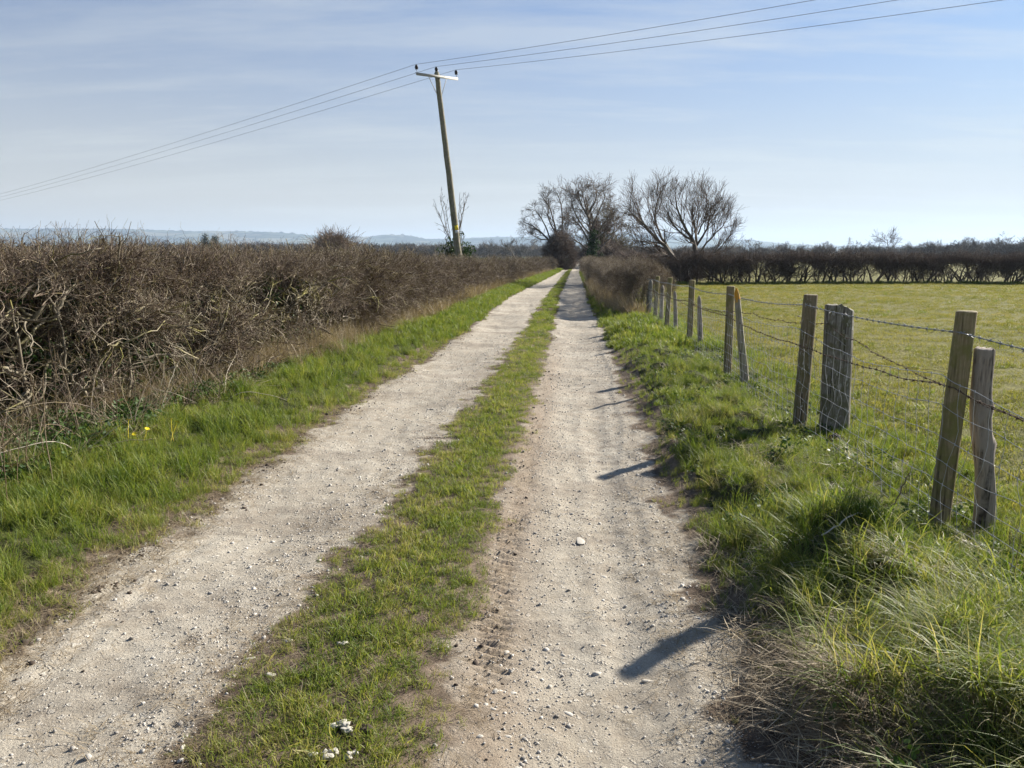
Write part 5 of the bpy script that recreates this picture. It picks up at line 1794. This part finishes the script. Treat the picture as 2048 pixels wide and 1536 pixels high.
lone_parts('bare_tree', bare_parts(M_farv, lean=-.25), 1034, 474, 170, 'small leafless tree leaning left in the field left of the track trees', 10.0)
lone_parts('bare_tree', bare_parts(M_farv, spread=.7), 980, 488, 330, 'small round leafless tree far off just right of the pole', 10.0)
lone_parts('bare_tree', bare_parts(M_farv, spread=.72), 1778, 470, 240, 'round leafless tree standing highest above the middle of the pasture hedge', 10.0)
lone_parts('bare_tree', bare_parts(M_farv, spread=.6), 2008, 476, 240, 'leafless tree above the pasture hedge near the right edge', 10.0)
lone_parts('bare_tree', bare_parts(M_farv, spread=.6), 1935, 482, 230, 'low broad leafless tree above the pasture hedge right of the two poplars', 10.0)
lone_parts('bushy_tree', bare_parts(M_russet, 6.0, 1.0, 0, ((30, .05, .9, .52), (12, .1, .6, .55), (7, .1, .6, .55)), .03), 662, 473, 165, 'rounded russet leafless tree above the left hedge left of the pole', 7.6)


def evergreen(rt, s_):
    g = Geo(); g.tubes(np.array([[0, 0, 0], [0, 0, 7.0]]), np.array([.3, .1]), 6)
    o1 = obj('trunk', g.mesh('trunk', [M_tree]), rt)
    c = Geo(); n = 2600
    u = R.normal(size=(n, 3)); u /= np.linalg.norm(u, axis=1, keepdims=True)
    cen = np.array([[0, 0, 3.5], [.6, 0, 5.5], [-.8, .3, 6], [.2, -.4, 7.6], [1.2, .3, 3.6], [-1.2, 0, 3.6]])[R.integers(0, 6, n)]
    p0 = cen + u * (1.5 * R.random(n) ** .4)[:, None] * [1, 1, 1.2]
    s1 = R.normal(size=(n, 3)); s1 /= np.linalg.norm(s1, axis=1, keepdims=True); s2 = np.cross(s1, u)
    w_ = R.uniform(.12, .25, n)[:, None]
    V = np.stack([p0 - s1 * w_, p0 + s2 * w_ * .6, p0 + s1 * w_, p0 - s2 * w_ * .6], 1).reshape(-1, 3)
    c.add(V, np.arange(n * 4).reshape(-1, 4), None, np.repeat(R.random(n), 4))
    o2 = obj('crown', c.mesh('crown', [M_conif]), rt); o2['kind'] = 'stuff'
    for o in (o1, o2):
        o.scale = (s_, s_, s_)


lone_parts('evergreen_tree', evergreen, 412, 466, 260, 'dark evergreen tree above the left hedge, left and narrower of a close pair', 9.3)
lone_parts('evergreen_tree', evergreen, 432, 469, 265, 'dark evergreen tree above the left hedge, right and rounder of a close pair', 9.3)
for q in range(16):
    lone('poplar_tree', pop_me[q % 3], 185 + q * 8.2 + R.normal(0, 1.2), 474 + R.normal(0, 1.5), 640, 'slim leafless poplar in a far row above the left hedge', 'poplar', 'row of far poplars above the left hedge', 22, .8)
for px, yt, w_ in ((1873, 482, 'left'), (1881, 480, 'right')):
    lone('poplar_tree', pop_me[0 if w_ == 'left' else 1], px, yt, 520, 'slim far poplar over the right part of the pasture hedge, %s one of two' % w_, 'poplar', 'two far poplars over the pasture hedge', 22, .75)
for px, yt, lab in ((1697, 474, 'far lattice electricity pylon above the middle of the pasture hedge'), (1069, 478, 'far lattice electricity pylon seen left of the leaning track tree')):
    d = 1100.0
    p_ = at(px, 512, d); H = at(px, yt, d)[2]
    g = Geo()
    def bar(a_, b_, r=.16):
        g.tubes(np.array([a_, b_]), np.array([r, r]), 4)
    lv = [0, .25, .45, .62, .78, .9, 1.0]; wd = [2.6, 1.9, 1.4, 1.0, .8, .6, .1]
    for (z0, w0), (z1, w1) in zip(zip(lv, wd), zip(lv[1:], wd[1:])):
        c0 = [(sx * w0, sy * w0, z0 * H) for sx, sy in ((1, 1), (-1, 1), (-1, -1), (1, -1))]
        c1 = [(sx * w1, sy * w1, z1 * H) for sx, sy in ((1, 1), (-1, 1), (-1, -1), (1, -1))]
        for q in range(4):
            bar(c0[q], c1[q], .2); bar(c0[q], c1[(q + 1) % 4], .12); bar(c1[q], c1[(q + 1) % 4], .12)
    o = thing('pylon', (p_[0], d, 0), lab, 'pylon')
    obj('tower', g.mesh('tower', [M_arm]), o)
    for zf_, wa in ((.66, 4.6), (.78, 5.6), (.90, 4.2)):
        g = Geo()
        for sy in (-.5, .5):
            bar((-wa, 0, zf_ * H), (wa, 0, zf_ * H), .18); bar((-wa, 0, zf_ * H), (0, sy, zf_ * H + 1.2), .14); bar((wa, 0, zf_ * H), (0, sy, zf_ * H + 1.2), .14)
        obj('cross_arm', g.mesh('cross_arm', [M_arm]), o)

# ---------------------------------------------------------------- the air
M_air, t = new_mat('hazy air')
vol = t.n('ShaderNodeVolumePrincipled', Density=.00014, Anisotropy=.2)
vol.inputs['Color'].default_value = (.58, .75, .96, 1)
t.n('ShaderNodeOutputMaterial', Volume=vol)
g = Geo(); g.box(np.array([0, 4000, 111.0]), (9000, 4600, 115.0))
tag(obj('haze', g.mesh('haze', [M_air])), 'thin bluish haze lying over the whole country', 'haze', None, 'stuff')
